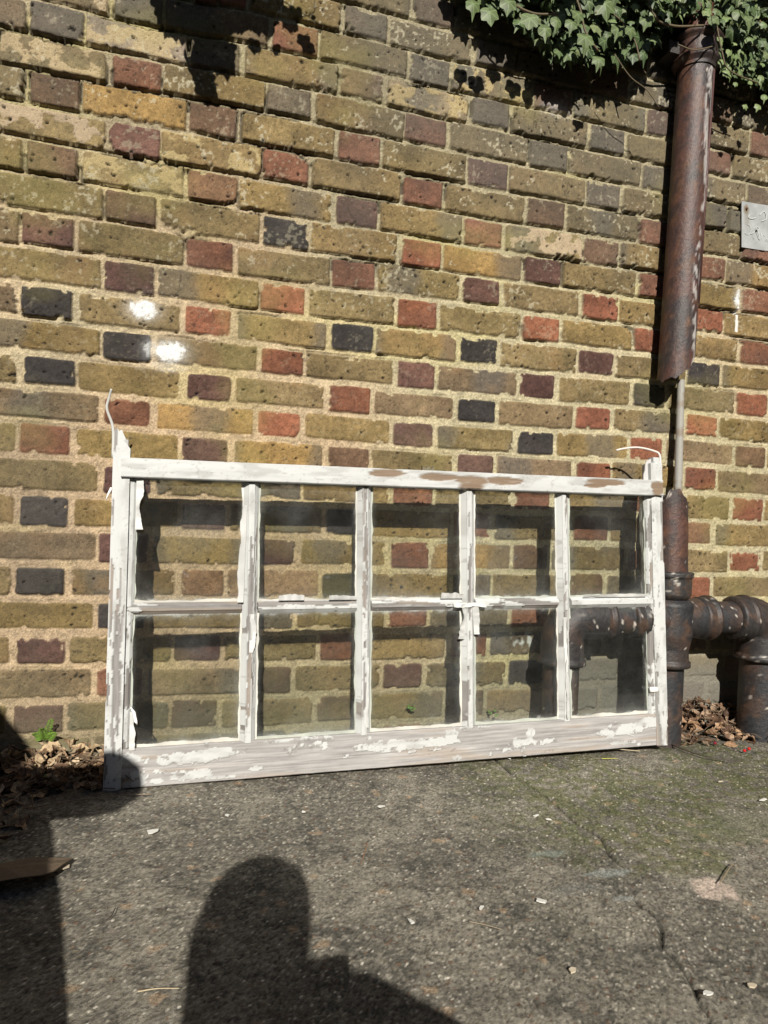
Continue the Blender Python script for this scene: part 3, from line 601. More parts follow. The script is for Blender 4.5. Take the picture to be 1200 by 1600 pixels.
b = MB(); P, Rr = dens([dt-ax*p[0] for p in prof], [p[1]*.98 for p in prof], .003)
surf(b, P-db, Rr, lambda V: iron(V+db, None, 'm', 5, .04)*.9, 64); b.build('socket', m_iron, dp)
b = MB(); P, Rr = dens([dt-ax*.05, dt-ax*.55], [.036, .036], .01); surf(b, P-db, Rr, lambda V: mixc(iron(V+db, None, 'm', 9, .05), (.16, .06, .035), .5), 40); b.build('upper_pipe', m_iron, dp)
for s in (-1, 1):
    q = dt-ax*.045-db; V = np.array([(x, y, z) for x in (s*.048, s*.086) for y in (.0, .055) for z in (-.016, .016)])+q; b = MB()
    b.add(V, [(0, 1, 3, 2), (4, 6, 7, 5), (0, 4, 5, 1), (2, 3, 7, 6), (0, 2, 6, 4), (1, 5, 7, 3)], (.03, .025, .022))
    b.build('fixing_lug', m_iron, dp, False)

# thin grey conduit standing in the stub
t0 = onY(1064, 594, -.035); t1 = onY(1059, 775, -.05)
th_ = thing('grey_metal_tube', 'thin dull grey metal tube rising out of the broken pipe stub', 'tube', tuple(t1))
b = MB(); P, Rr = dens([t0-t1, np.zeros(3)], [.0098, .0108], .005); V = surf(b, P, Rr, lambda V: mixc((.27, .26, .235), (.17, .12, .08), ss(.5, .7, fbm(V[:, 0]*60, V[:, 2]*40, 160, 3))*.6), 20)
b.add(V[:20], [tuple(range(20))], (.2, .2, .18)); b.build('tube', m_plain, th_)

# manifold: central tee with two side elbows, legs into the ground
MY = -.115
mz = onY(1100, 965, MY)[2]; xc = onY(1044, 965, MY)[0]; xl = onY(880, 970, MY)[0]; xr = onY(1192, 965, MY)[0]
mf = thing('iron_soil_pipe', 'black and rusty cast iron soil pipe manifold with three legs beside the window', 'drain pipe', (xc, MY, 0))
O_ = np.array((xc, MY, 0.)); XL, XR = xl-xc, xr-xc
def ipart(name, P, Rr, kind, s, fleck=.03, seg=48, step=.005):
    b = MB(); P, Rr = dens(P, Rr, step); V = surf(b, P, Rr, lambda V: iron(V+O_, None, kind, s, fleck), seg)
    n = len(P); b.add(V[:seg], [tuple(range(seg))[::-1]], iron(V[:seg]+O_, None, kind, s)); b.add(V[-seg:], [tuple(range(seg))], iron(V[-seg:]+O_, None, kind, s)); return b.build(name, m_iron, mf)
def zl(y, x=1050): return onY(x, y, MY)[2]
legr = .044; colr = .056; barr = .052
for X, s in ((XL, 1), (0, 2), (XR, 3)):
    yc = 1032 if X != 0 else 1038; rr = legr*(1.22 if X == XR else 1.0); cr_ = colr*(1.15 if X == XR else 1.)
    zc = zl(yc, 1050)+(.0 if X <= 0 else -.0)
    ipart('leg_pipe', [(X, 0, -.03), (X, 0, zc)], [rr, rr], 'k', s, .05)
    ipart('leg_socket', [(X, 0, zc-.004), (X, 0, zc), (X, 0, zc+.012), (X, 0, zc+.014), (X, 0, mz-.052)], [rr, cr_+.003, cr_+.003, cr_-.002, cr_-.004], 'r', s+4, .04)
# bodies of the elbows and tee
def arc(X, sgn, r=.05, n=10):
    return [(X-sgn*r+sgn*r*math.sin(t)-0, 0, mz-r+r*math.cos(t)) for t in np.linspace(0, math.pi/2, n)]
ipart('elbow', [(XL+.10, 0, mz)]+[tuple(p) for p in arc(XL, -1)]+[(XL, 0, mz-.07)], [barr]*13, 'r', 21, .05)
ipart('elbow', [(XR-.10, 0, mz)]+[tuple(p) for p in arc(XR, 1)]+[(XR, 0, mz-.07)], [barr*1.08]*13, 'r', 22, .06)
ipart('cross_pipe', [(XL+.05, 0, mz), (XR-.05, 0, mz)], [.043, .043], 'k', 23, .10)
for (x0, x1, r0, s) in ((XL+.085, XL+.125, .051, 31), (-.125, -.085, .053, 32), (.085, .125, .056, 33), (XR-.105, XR-.06, .058, 34)):
    ipart('pipe_collar', [(x0, 0, mz), (x0+.001, 0, mz), (x0+.006, 0, mz), (x1-.012, 0, mz), (x1-.009, 0, mz), (x1-.001, 0, mz), (x1, 0, mz)], [.04, r0-.004, r0-.001, r0-.003, r0+.003, r0+.003, .04], 'r', s, .05, step=.004)
ipart('tee_body', [(0, 0, mz-.075), (0, 0, mz-.04), (0, 0, mz+.04), (0, 0, zl(935))], [colr-.002, colr+.005, colr+.005, colr-.006], 'k', 24, .06)
ipart('tee_body', [(-.09, 0, mz), (.085, 0, mz)], [barr, barr], 'k', 25, .08)
zs0, zs1, zs2 = zl(934), zl(893), zl(775)
ipart('stub_socket', [(0, 0, zs0-.004), (0, 0, zs0), (0, 0, zs0+.010), (0, 0, zs1-.014), (0, 0, zs1-.012), (0, 0, zs1), (0, 0, zs1+.002)], [.04, colr-.010, colr-.002, colr-.002, colr+.002, colr+.002, .04], 'r', 26, .04, step=.004)
b = MB(); P, Rr = dens([(0, 0, zs1-.01), (-.003, .008, zs2+.008)], [.0435, .0435], .006)
def stubtop(ring, th, i, n, T):
    if i > n-16:
        s = (i-(n-16))/15.0; xo = (ring[:, 0]-ring[:, 0].mean())/.0435; cut = -.004+.034*ss(-.2, 1.0, xo)+.022*ss(-.55, -1.0, xo)+.004*np.sin(4*th)+.003*np.sin(11*th)
        ring = ring-np.array([0, 0, 1])*(cut*s)[:, None]
    return ring
surf(b, P, Rr, lambda V: iron(V+O_, None, 'm', 40, .06), 56, stubtop); surf(b, P, Rr-.006, lambda V: iron(V+O_, None, 'r', 41)*.7, 56, stubtop)
b.build('broken_stub', m_iron, mf)

# ------------------------------------------------------------------ galvanised plate with scratched writing
p00 = onY(1159, 386, -.012); p01 = onY(1159, 314, -.012); p10 = onY(1200, 392, -.012)
plw = .118; plh = float(np.linalg.norm(p01-p00)); pc = thing('metal_plate', 'small galvanised metal plate with scratched white writing fixed to the wall', 'plate', (p00[0]+plw/2, -.009, p00[2]))
sk = (p01[0]-p00[0])/plh
def ploc(a, c, d=0.): return np.array([-plw/2+a+sk*c, d-.003, c-sk*.3*a])
n = 26; A, B = np.meshgrid(np.linspace(0, plw, n), np.linspace(0, plh, n), indexing='ij')
V = np.stack([-plw/2+A+sk*B, -.003+0*A+.001*np.sin(A*30), B-sk*.3*A], -1).reshape(-1, 3); V2 = V+[0, .0025, 0]
col = mixc((.36, .37, .365), (.27, .28, .275), ss(.4, .7, fbm(A*30, B*25, 170, 4))*.7)
d = ((A-.016)/.009)**2+((B-plh+.022)/.014)**2; col = mixc(col, (.16, .10, .05), (1-ss(.3, 1.4, d))*.9)
d = ((A-.018)/.010)**2+((B-plh+.045)/.03)**2; col = mixc(col, (.20, .18, .14), (1-ss(.2, 1.4, d))*.5)
b = MB(); f = grid_faces(n, n); b.add(V, f, col.reshape(-1, 3)); b.add(V2, f[:, ::-1], (.3, .3, .3)); m_ = n*n
rim = [i*n for i in range(n)]+[(n-1)*n+j for j in range(1, n)]+[i*n+n-1 for i in range(n-2, -1, -1)]+list(range(n-2, 0, -1))
b.add(np.concatenate([V[rim], V2[rim]]), [((i+1) % len(rim), i, len(rim)+i, len(rim)+(i+1) % len(rim)) for i in range(len(rim))], (.3, .3, .3)); b.build('plate', m_zinc, pc, False)
b = MB()
def st(pts, r=.0009, c=(.52, .54, .53)):
    # (x,y) in the zoomed picture of the plate: 889 px = 50 photo px wide
    q = [ploc((x-165)/889*50*plw/(41*1.30), plh*(1-(y-150)/1290), -.0012) for x, y in pts]; tube(b, smooth_path(q, 4*len(q)), r*.7, c, 6, .5)
st([(385, 500), (345, 560), (360, 600), (430, 605), (500, 585), (545, 550)], .0015)
st([(670, 470), (690, 430), (780, 345), (830, 420), (840, 540), (790, 590), (700, 640)], .0014)
st([(300, 780), (350, 790), (395, 840), (400, 950), (370, 1040), (320, 1070), (240, 1030)], .0009)
st([(400, 1040), (460, 1010), (510, 940), (520, 850)], .0009); st([(550, 870), (560, 830), (600, 810), (640, 850), (600, 920), (545, 950)], .0011)
st([(565, 945), (600, 1060), (640, 1150)], .0011); st([(610, 930), (640, 1080), (660, 1160), (690, 1040), (710, 960)], .0011); st([(700, 1130), (740, 1020), (800, 1030)], .0009); st([(820, 1170), (850, 1090), (880, 1170)], .0011); st([(470, 1080), (500, 1160)], .0008)
st([(920, 360), (920, 600)], .0013); st([(960, 1160), (960, 960), (1010, 1150), (1010, 950)], .0011); st([(975, 420), (1020, 360), (1050, 480), (1000, 590), (970, 500), (975, 420)], .0013)
b.build('writing', m_plain, pc)
b = MB(); tube(b, [ploc(.049, plh*.40, -.003), ploc(.049, plh*.40, .0)], .0026, (.01, .01, .01), 10); b.build('nail', m_iron, pc)
b = MB(); tube(b, [ploc(.016, plh-.02, -.004), ploc(.016, plh-.02, .0)], .003, (.10, .05, .02), 10); b.build('nail', m_iron, pc)

# ------------------------------------------------------------------ ivy
LOBES = [(0, 1.0), (14, .80), (27, .60), (40, .72), (52, .84), (66, .72), (86, .56), (100, .62), (113, .66), (130, .58), (150, .44), (170, .30), (180, .20)]
def leaf_shape(rg):
    e = rg.uniform(.8, 1.25); lob = rg.uniform(.05, .95); pts = []
    for a, r in LOBES:
        base = .62*(1-.35*a/180) if a else .62
        r2 = base+(r-base)*lob if a not in (0,) else r*e
        pts.append((a, r2))
    full = [(-a, r) for a, r in pts[::-1][:-1]][0:]+[(a, r) for a, r in pts[1:]]
    full = [(-180+0, pts[-1][1])]+[(-a, r) for a, r in pts[::-1][1:-1]]+[(0, pts[0][1])]+[(a, r) for a, r in pts[1:-1]]
    return full
def add_leaf(b, pos, size, tip, nrm, rg, col, curl=.5):
    tip = np.array(tip, float); tip /= np.linalg.norm(tip); nrm = np.array(nrm, float); nrm -= tip*(tip@nrm); nrm /= np.linalg.norm(nrm); sx = np.cross(tip, nrm)
    sh = leaf_shape(rg); V = [(0, 0)]; 
    for f in (.5, 1.0):
        for a, r in sh: V.append((math.sin(R_(a))*r*f*(1 if f == 1 else .95), math.cos(R_(a))*r*f))
    V = np.array(V); n = len(sh); cv = rg.uniform(.3, 1)*curl; fold = rg.uniform(.05, .7); tw = rg.uniform(-.2, .2)
    z = -cv*(V[:, 1]-.2)**2-fold*np.abs(V[:, 0])*.6+tw*V[:, 0]*V[:, 1]
    W = np.array(pos)+size*(V[:, :1]*sx+V[:, 1:]*tip+z[:, None]*nrm)
    F = [(0, 1+(i+1) % n, 1+i) for i in range(n)]+[(1+i, 1+(i+1) % n, 1+n+(i+1) % n, 1+n+i) for i in range(n)]
    b.add(W, F, col, lx=V[:, 0], ly=V[:, 1])
rg = random.Random(3); nr = np.random.RandomState(4)
ivy = thing('ivy', 'dense green ivy hanging over the top of the wall around the downpipe', 'ivy', (1.6, -.05, 1.75)); io = np.array(ivy.location)
lb = MB(); stm = MB()
def ivy_leaf(p, size, young=0.0):
    c = np.array([(.052, .080, .032), (.066, .096, .039), (.044, .068, .030), (.084, .116, .048), (.115, .14, .062)][rg.choice([0, 0, 1, 1, 2, 3, 4])])*rg.uniform(.85, 1.2)
    if young: c = c*.6+np.array((.16, .21, .08))*.6
    tip = (rg.uniform(-.65, .65), rg.uniform(-.5, .25), -1 if rg.random() < .93 else .3)
    nrm = (rg.uniform(-.7, .5), -1, rg.uniform(-.15, .9))
    add_leaf(lb, np.array(p)-io, size, tip, nrm, rg, c)
    if size > .02:
        q = np.array(p)-io; tube(stm, smooth_path([q, q+[rg.uniform(-.01, .01), .02, .02], q+[rg.uniform(-.02, .02), .045, .03+rg.uniform(0, .02)]], 6), .0009, (.10, .10, .05), 5)
def bound(x):   # lower edge of the hanging leaves in the photograph (leaf stalk positions)
    xs = [700, 735, 760, 800, 830, 870, 920, 960, 1000, 1030, 1060, 1085, 1110, 1150, 1200, 1260]
    ys = [-70, -20, 4, 20, 52, 86, 88, 96, 88, 64, 24, 24, 78, 118, 134, 150]
    return np.interp(x, xs, ys)
# near edge: leaves in clear view
for _ in range(1200):
    x = rg.uniform(705, 1240) if rg.random() < .75 else rg.uniform(1100, 1240); y = rg.uniform(-110, bound(x)) if rg.random() < .75 else bound(x)-abs(rg.gauss(0, 14))
    if 1030 < x < 1112 and y > 22: continue
    d = rg.uniform(.04, .125)*(1.0 if y < bound(x)-25 else .8)
    p = onY(x, y, -d)
    big = rg.random() < (.75 if x < 990 else .12)
    ivy_leaf(p, rg.uniform(.024, .036) if big else rg.uniform(.013, .023), young=1 if (not big and rg.random() < .3) else 0)
for (x, y, s) in ((740, 5, .030), (765, 18, .034), (795, 2, .034), (828, 28, .034), (852, 45, .03), (870, 32, .027), (893, 35, .026), (915, 58, .032), (936, 92, .026), (945, 5, .038), (903, 22, .026), (1115, 30, .028), (985, 45, .026), (965, 45, .028), (1155, 20, .03), (1170, 30, .028), (1010, 30, .028)):
    p = onY(x, y, -.14); add_leaf(lb, p-io, s*1.08, (rg.uniform(-.25, .25), -.1, -1), (rg.uniform(-.3, .2), -1, rg.uniform(.1, .5)), rg, np.array((.085, .115, .045))*rg.uniform(.9, 1.15))
for (x, y) in ((1128, 95), (1140, 118), (1135, 112), (1168, 118), (1150, 130), (1172, 128), (1190, 120), (1125, 60), (1140, 80), (1185, 165), (1165, 165), (1195, 150)):
    p = onY(x, y, -.12); add_leaf(lb, p-io, rg.uniform(.012, .018), (rg.uniform(-.5, .5), -.1, -1), (rg.uniform(-.4, .2), -1, .4), rg, (.15, .19, .075))
# the mass above, out of the picture, along the whole top of the wall
for _ in range(900):
    x = rg.uniform(.95, 3.0); z = rg.uniform(1.80, 2.5)
    ivy_leaf((x, -rg.uniform(.02, .30), z+.05), rg.uniform(.022, .036))
for _ in range(150):
    x = rg.uniform(1005, 1125); y = rg.uniform(-90, 26)
    ivy_leaf(onY(x, y, -rg.uniform(.115, .135)), rg.uniform(.013, .023), young=rg.random() < .3)
# back layer close to the bricks, which makes the deep dark under the leaves
for _ in range(560):
    x = rg.uniform(760, 1250); y = rg.uniform(-60, bound(x)-5)
    ivy_leaf(onY(x, y, -rg.uniform(.012, .06)), rg.uniform(.016, .026))
# strand whose shadow falls on the upper left of the wall
for (x, y, s) in [(322, 122, .034), (262, 10, .03), (255, -15, .03), (285, 12, .03), (300, -10, .032), (312, 25, .03), (322, 105, .028), (318, 60, .03), (300, 70, .026), (345, 70, .028), (355, 85, .027), (335, 40, .03), (335, 5, .033), (385, 10, .03), (398, 55, .026), (402, 22, .03), (365, -10, .03), (430, 58, .018), (448, 5, .028), (455, 20, .025), (475, 45, .023), (482, 58, .022), (430, -10, .03), (410, -20, .03), (280, -40, .035), (350, -40, .035), (490, 10, .008)]+[(rg.uniform(248, 425), rg.uniform(-60, 22), rg.uniform(.024, .036)) for _ in range(70)]+[(rg.uniform(285, 360), rg.uniform(10, 95), .024) for _ in range(34)]+[(rg.uniform(312, 332), rg.uniform(90, 120), .02) for _ in range(5)]+[(275, 35, .022), (350, 20, .026), (462, 2, .02)]:
    S = onY(x, y+22); t = .36; s *= 1.25; p = S+np.array([SUN[0], SUN[1], SUN[2]])/(-SUN[1])*t
    add_leaf(lb, p-io, s, (rg.uniform(-.25, .25), -.05, -1), (rg.uniform(-.35, 0), -1, .35), rg, np.array((.08, .12, .045)))
for _ in range(420):
    x = rg.uniform(-.3, .5); z = rg.uniform(2.15, 2.6)-(.0 if .0 < x < .45 else -.15)
    ivy_leaf((x, -rg.uniform(.1, .45), z), rg.uniform(.022, .036))
lb.build('foliage', m_leaf, ivy)
for (pts, r) in (([(760, -60), (790, -5), (830, 20), (872, 22)], .0028), ([(870, -80), (905, 10), (915, 50), (935, 80)], .0024), ([(930, 20), (962, 25), (990, 60), (1000, 95)], .002), ([(1120, 40), (1128, 80), (1140, 110), (1185, 130)], .0018), ([(1000, -60), (1020, 20), (1050, 40), (1100, 40)], .003), ([(1060, 70), (1085, 78), (1116, 72)], .0018), ([(960, 85), (985, 120), (1010, 140), (1030, 168)], .0013)):
    tube(stm, smooth_path([onY(x, y, -.13)-io for x, y in pts], 20), r, (.11, .085, .05), 7)
for (pts, r) in (([(240, -80), (300, -20), (335, 30), (325, 90)], .002), ([(380, -60), (440, 5), (480, 30), (530, 62)], .0013), ([(340, -60), (370, 0), (398, 40)], .0018), ([(470, 32), (490, 25), (492, 8)], .001)):
    tube(stm, smooth_path([onY(x, y)+SUN/(-SUN[1])*.36-io for x, y in pts], 20), r, (.11, .085, .05), 7)
for i in range(26):
    x = rg.uniform(-.2, 2.4); tube(stm, smooth_path([(x-io[0], -.02, .8), (x-io[0]+rg.uniform(-.1, .1), -.10, .5), (x-io[0]+rg.uniform(-.15, .15), -.14, .36)], 10), .003, (.10, .08, .05), 6)
stm.build('stem', m_plain, ivy)

# ------------------------------------------------------------------ dry leaves, twigs, chips
def dry_leaf(b, p, L, Wd, yaw, pitch, roll, col, rg, lob=0):
    n, m = 9, 5; s = np.linspace(0, 1, n); V = []
    for i in range(n):
        wdt = Wd*math.sin(math.pi*(s[i]**.85)*.96+.06)*(1+lob*math.sin(s[i]*18)*.5)
        for j in range(m):
            t = (j/(m-1)-.5)*2; V.append((s[i]*L-L/2, t*wdt/2, 0))
    V = np.array(V); c1, c2, ph = rg.uniform(-1, 1.6), rg.uniform(.4, 2.2), rg.uniform(0, 6)
    V[:, 2] = c1*V[:, 0]**2/L+c2*V[:, 1]**2/Wd+.12*Wd*np.sin(V[:, 0]/L*9+ph)*V[:, 1]/Wd*2+rg.uniform(-.003, .003)
    V[:, :2] += np.array([[rg.gauss(0, .0009), rg.gauss(0, .0009)] for _ in V])
    Rm = np.array((Matrix.Rotation(yaw, 3, 'Z')@Matrix.Rotation(pitch, 3, 'Y')@Matrix.Rotation(roll, 3, 'X')))
    W = V@Rm.T+np.array(p); cc = np.asarray(col)*(.85+.3*nr.rand(len(V), 1)); cc[2::m] *= .7
    b.add(W, grid_faces(n, m), cc)
def litter(name, label, pts, kindcol, base):
    b = MB()
    for (x, y, z, L) in pts:
        c = np.array(rg.choice(kindcol))*rg.uniform(.7, 1.25)
        dry_leaf(b, (x-base[0], y-base[1], z-base[2]), L, L*rg.uniform(.35, .75), rg.uniform(0, 6.3), rg.gauss(0, .5), rg.gauss(0, .5), c, rg, rg.choice([0, 0, .5]))
    for _ in range(len(pts)//6):
        x, y, z, L = rg.choice(pts); a = rg.uniform(0, 6.3); L = rg.uniform(.03, .10); q = np.array((x-base[0], y-base[1], z-base[2]+.008))
        tube(b, smooth_path([q, q+[math.cos(a)*L/2, math.sin(a)*L/2, rg.uniform(0, .012)], q+[math.cos(a+.3)*L, math.sin(a+.3)*L, 0]], 8), .0011, (.10, .07, .045), 5)
    return tag(b.build(name, m_leafdry, None, False), label, 'dry leaves', kind='stuff')
DC = [(.27, .165, .095), (.20, .12, .07), (.34, .23, .15), (.145, .085, .052), (.24, .17, .115), (.10, .06, .04)]
pts = []
for _ in range(430):
    x = rg.uniform(1.54, 2.16); y = -abs(rg.gauss(0, .055 if x < 1.84 else .10))-.012; hgt = max(0, .088-.07*abs((x-1.70)/.22)**1.3-.62*abs(y)) if x < 1.86 else max(.0, .050-.3*abs(y+.05))
    pts.append((x, y, .006+rg.random()**.6*hgt, rg.uniform(.022, .050)))
for _ in range(70): pts.append((rg.uniform(1.5, 2.1), rg.uniform(-.17, -.03), .008, rg.uniform(.008, .022)))
lr = litter('leaf_litter', 'heap of crisp brown leaves against the wall at the foot of the black pipes', pts, DC, (0, 0, 0))
pts = []
for _ in range(330):
    x = rg.uniform(-.12, .24); y = -rg.uniform(.0, .20); hgt = max(0, .034-.12*abs(y))
    pts.append((x, y, .006+rg.random()*hgt, rg.uniform(.02, .045)))
for _ in range(60): pts.append((rg.uniform(-.1, .05), rg.uniform(-.40, -.18), .006, rg.uniform(.015, .04)))
ll = litter('leaf_litter', 'pale brown leaves and twigs banked against the wall left of the window', pts, [(.34, .25, .15), (.26, .17, .10), (.18, .11, .065), (.38, .29, .19), (.12, .08, .05)], (0, 0, 0))
pts = [(rg.uniform(.33, 1.45), rg.uniform(-.13, -.015), .006, rg.uniform(.01, .026)) for _ in range(60)]
litter('leaf_litter', 'thin scatter of leaf crumbs on the ground behind the glass of the window', pts, DC, (0, 0, 0))

def single(name, label, cat, px, py, build, group=None, z=.004):
    q = onZ(px, py); zz = float(ground_base(np.array([q[0]]), np.array([q[1]]))[0])+z
    b = MB(); build(b); o = b.build(name, m_leafdry if 'leaf' in name else m_plain, None, False); o.location = (q[0], q[1], zz); return tag(o, label, cat, group)
def chip(r, el=1.0, col=(.8, .78, .7), th=.0015):
    def f(b):
        n = rg.randint(6, 9); a = sorted(rg.uniform(0, 6.28) for _ in range(n)); P = [(math.cos(t)*r*rg.uniform(.7, 1.1), math.sin(t)*r*el*rg.uniform(.7, 1.1)) for t in a]
        tlt = rg.uniform(-.25, .25)
        V = [(x, y, th+x*tlt+abs(tlt)*r) for x, y in P]+[(x, y, x*tlt+abs(tlt)*r) for x, y in P]
        b.add(V, [tuple(range(n)), tuple(range(2*n-1, n-1, -1))]+[(i, n+i, n+(i+1) % n, (i+1) % n) for i in range(n)], col)
    return f
CH = [(846, 1408, .0085, 1.0, 'large white paint chip on the open concrete right of the head shadow'), (238, 1301, .014, .6, 'pinkish white chip of plaster on the ground below the left pane'), (598, 1262, .013, .5, 'broad white paint chip on the ground below the middle of the bottom rail'), (838, 1275, .006, .6, 'white chip nearer the window of the two beside the crack'), (857, 1281, .007, .45, 'narrow white chip just right of another beside the crack'), (98, 1356, .012, .8, 'cream stone chip at the edge of the big shadow on the left'), (356, 1275, .005, 1, 'tiny white chip on the ground left of the head shadow'), (475, 1268, .005, .8, 'small round white chip in front of the second lower pane'), (753, 1419, .005, 1, 'small white fleck left of the large white paint chip'), (641, 1440, .006, 1, 'white speck on the concrete right of the head shadow'), (795, 1190, .008, .7, 'white paint scrap fallen against the bottom rail at the crack'), (1126, 1222, .006, .6, 'small pale chip on mossy concrete at the right'), (1174, 1540, .007, .7, 'pale oval pebble at the bottom right corner'), (1106, 1552, .008, .6, 'white chip beside the lower end of the crack'), (895, 1517, .006, .9, 'whitish pebble left of the lower part of the crack'), (1118, 1152, .012, .7, 'cream chip in front of the leaf heap'), (1192, 1250, .009, .6, 'grey white chip at the right edge of the picture')]
for (x, y, r, el, lab) in CH:
    single('stone_chip' if 'stone' in lab or 'pebble' in lab or 'plaster' in lab else 'paint_chip', lab, 'chip', x, y, chip(r, el, (.55, .54, .50) if 'white' in lab else (.46, .39, .29), .0018), 'pale chips scattered on the concrete')
for (x, y, lab) in ((1170, 1176, 'bright red berry on the ground in front of the right leaves'), (1163, 1179, 'second red berry touching a bright one near the right edge'), (1117, 1167, 'dark red berry below the cream chip')):
    def berry(b):
        n, m = 12, 8; V = [(.0042*math.sin(math.pi*j/m)*math.cos(2*math.pi*i/n), .0042*math.sin(math.pi*j/m)*math.sin(2*math.pi*i/n), .0042-.0040*math.cos(math.pi*j/m)) for i in range(n) for j in range(m+1)]
        b.add(V, grid_faces(n, m+1, False, True), (.42, .012, .012) if 'dark' not in lab else (.18, .01, .02)); tube(b, [(0, 0, .008), (.001, .001, .012)], .0006, (.05, .03, .02), 5)
    single('berry', lab, 'berry', x, y, berry, 'fallen red berries')
def twig(px, lab, r=.0014, col=(.12, .085, .055)):
    P = [onZ(*p) for p in px]; o = P[0]; b = MB()
    tube(b, smooth_path([np.array((p[0]-o[0], p[1]-o[1], rg.uniform(0, .004))) for p in P], 24), np.linspace(r, r*.6, 24), col, 6)
    q = b.build('twig', m_plain); q.location = (o[0], o[1], float(ground_base(np.array([o[0]]), np.array([o[1]]))[0])+.006); tag(q, lab, 'twig')
twig([(1000, 1180), (940, 1176), (905, 1172)], 'pale straight straw lying against the bottom rail at right', .0012, (.36, .30, .2))
twig([(1042, 1165), (1070, 1178), (1110, 1190), (1160, 1196)], 'dark bent twig running right from the foot of the window', .0018, (.05, .04, .03))
twig([(40, 1270), (110, 1258), (180, 1250), (235, 1248)], 'long pale stalk crossing the shadow below the left stile', .0014, (.2, .15, .1))
twig([(180, 1423), (172, 1437), (152, 1446)], 'short dark twig on sunlit ground between the two shadows', .0008, (.03, .025, .02))
twig([(574, 1320), (566, 1345), (563, 1352)], 'thin reddish brown stalk on the concrete in the middle', .0008, (.25, .13, .07))
twig([(940, 1192), (965, 1191)], 'short yellow green straw on the ground near the right pane', .0011, (.36, .34, .08))
twig([(215, 1556), (245, 1552), (280, 1552)], 'thin straw beside the left edge of the head shadow', .0009, (.38, .31, .2))
twig([(733, 1441), (760, 1448), (785, 1455)], 'faint tan straw lying left of the crack', .0007, (.27, .22, .15))
twig([(1125, 1382), (1140, 1360), (1146, 1352)], 'little curled root on the ground above the pinkish patch', .0011, (.22, .17, .11))
# big flat brown leaf at the left edge
def bigleaf(b):
    P = [(-.16, .02), (-.10, .04), (-.03, .045), (.030, .045), (.022, .02), (.010, -.005), (-.004, -.020), (-.03, -.028), (-.07, -.030), (-.12, -.026), (-.17, -.02)]
    n = len(P); V = [(x, y, .017-.004*math.sin(x*40)-(.006 if y > .03 else 0)) for x, y in P]; V2 = [(x, y, z-.0016) for x, y, z in V]; c = np.array((.11, .08, .052))
    ctr = (-.06, .008, .020)
    b.add(V+[ctr], [(i, n, (i+1) % n)[::-1] for i in range(n)], c); b.add(V2+[(ctr[0], ctr[1], ctr[2]-.0016)], [(i, n, (i+1) % n) for i in range(n)], c); b.add(V+V2, [(i, n+i, n+(i+1) % n, (i+1) % n) for i in range(n)], c)
single('dry_leaf', 'large flat tan leaf half in the big shadow at the left edge', 'leaf', 74, 1374, bigleaf)
# small fern growing at the foot of the wall
fern = thing('fern', 'small bright green fern rooted at the foot of the wall left of the window', 'fern', tuple(onY(70, 1158, -.012))); fb = MB(); fs = MB()
for (ang, L, fw) in ((-.55, .042, .2), (.25, .075, .3), (.65, .050, .4), (-.05, .058, .5)):
    base = np.array((0, 0, 0.)); d = np.array((math.sin(ang), -fw, math.cos(ang))); d /= np.linalg.norm(d); sx = np.cross(d, (0, -1, 0)); sx /= np.linalg.norm(sx)
    pts = [base+d*L*t-np.array((0, .01, .012))*t*t for t in np.linspace(0, 1, 8)]; tube(fs, pts, .0007, (.14, .22, .04), 5)
    for i in range(2, 13):
        t = i/13.; c = base+d*L*t-np.array((0, .01, .012))*t*t; r = .0135*(1-t*.75)*rg.uniform(.75, 1.15)
        for s in (-1, 1):
            e = c+(sx*s+d*.35)*r; q = d*.0016; m1 = (c+e)/2; b_ = np.array((0, -.0015, 0))
            fb.add([c, m1+q*rg.uniform(.6, 1.5)+b_, e+q*.4, e-q*.8, m1-q+b_], [(0, 1, 2, 3, 4)], np.array((.13, .23, .035))*rg.uniform(.8, 1.15))
fb.build('fronds', m_plain, fern, False); fs.build('stalk', m_plain, fern)
def clump(name, label, px, py, n, Y=-.02):
    o = onY(px, py, Y); b = MB()
    for _ in range(n):
        a = rg.uniform(-1, 1); add_leaf(b, np.array((rg.uniform(-.012, .012), rg.uniform(-.01, .01), rg.uniform(0, .012))), rg.uniform(.004, .008), (a, -.5, rg.uniform(-.3, .6)), (a*.3, -.7, .8), rg, (.10, .19, .04))
    q = b.build(name, m_leaf); q.location = tuple(o); tag(q, label, 'weed')
clump('weed', 'tiny green weed growing on the wall foot seen through the third lower pane', 640, 1110, 14)
clump('weed', 'small green sprout at the base of the right leaf heap', 1106, 1147, 9, -.09)
clump('weed', 'low green sprout in the shade below the fern', 68, 1222, 10, -.14)
clump('weed', 'tiny green weed on the wall foot seen through the fourth lower pane', 768, 1118, 10)

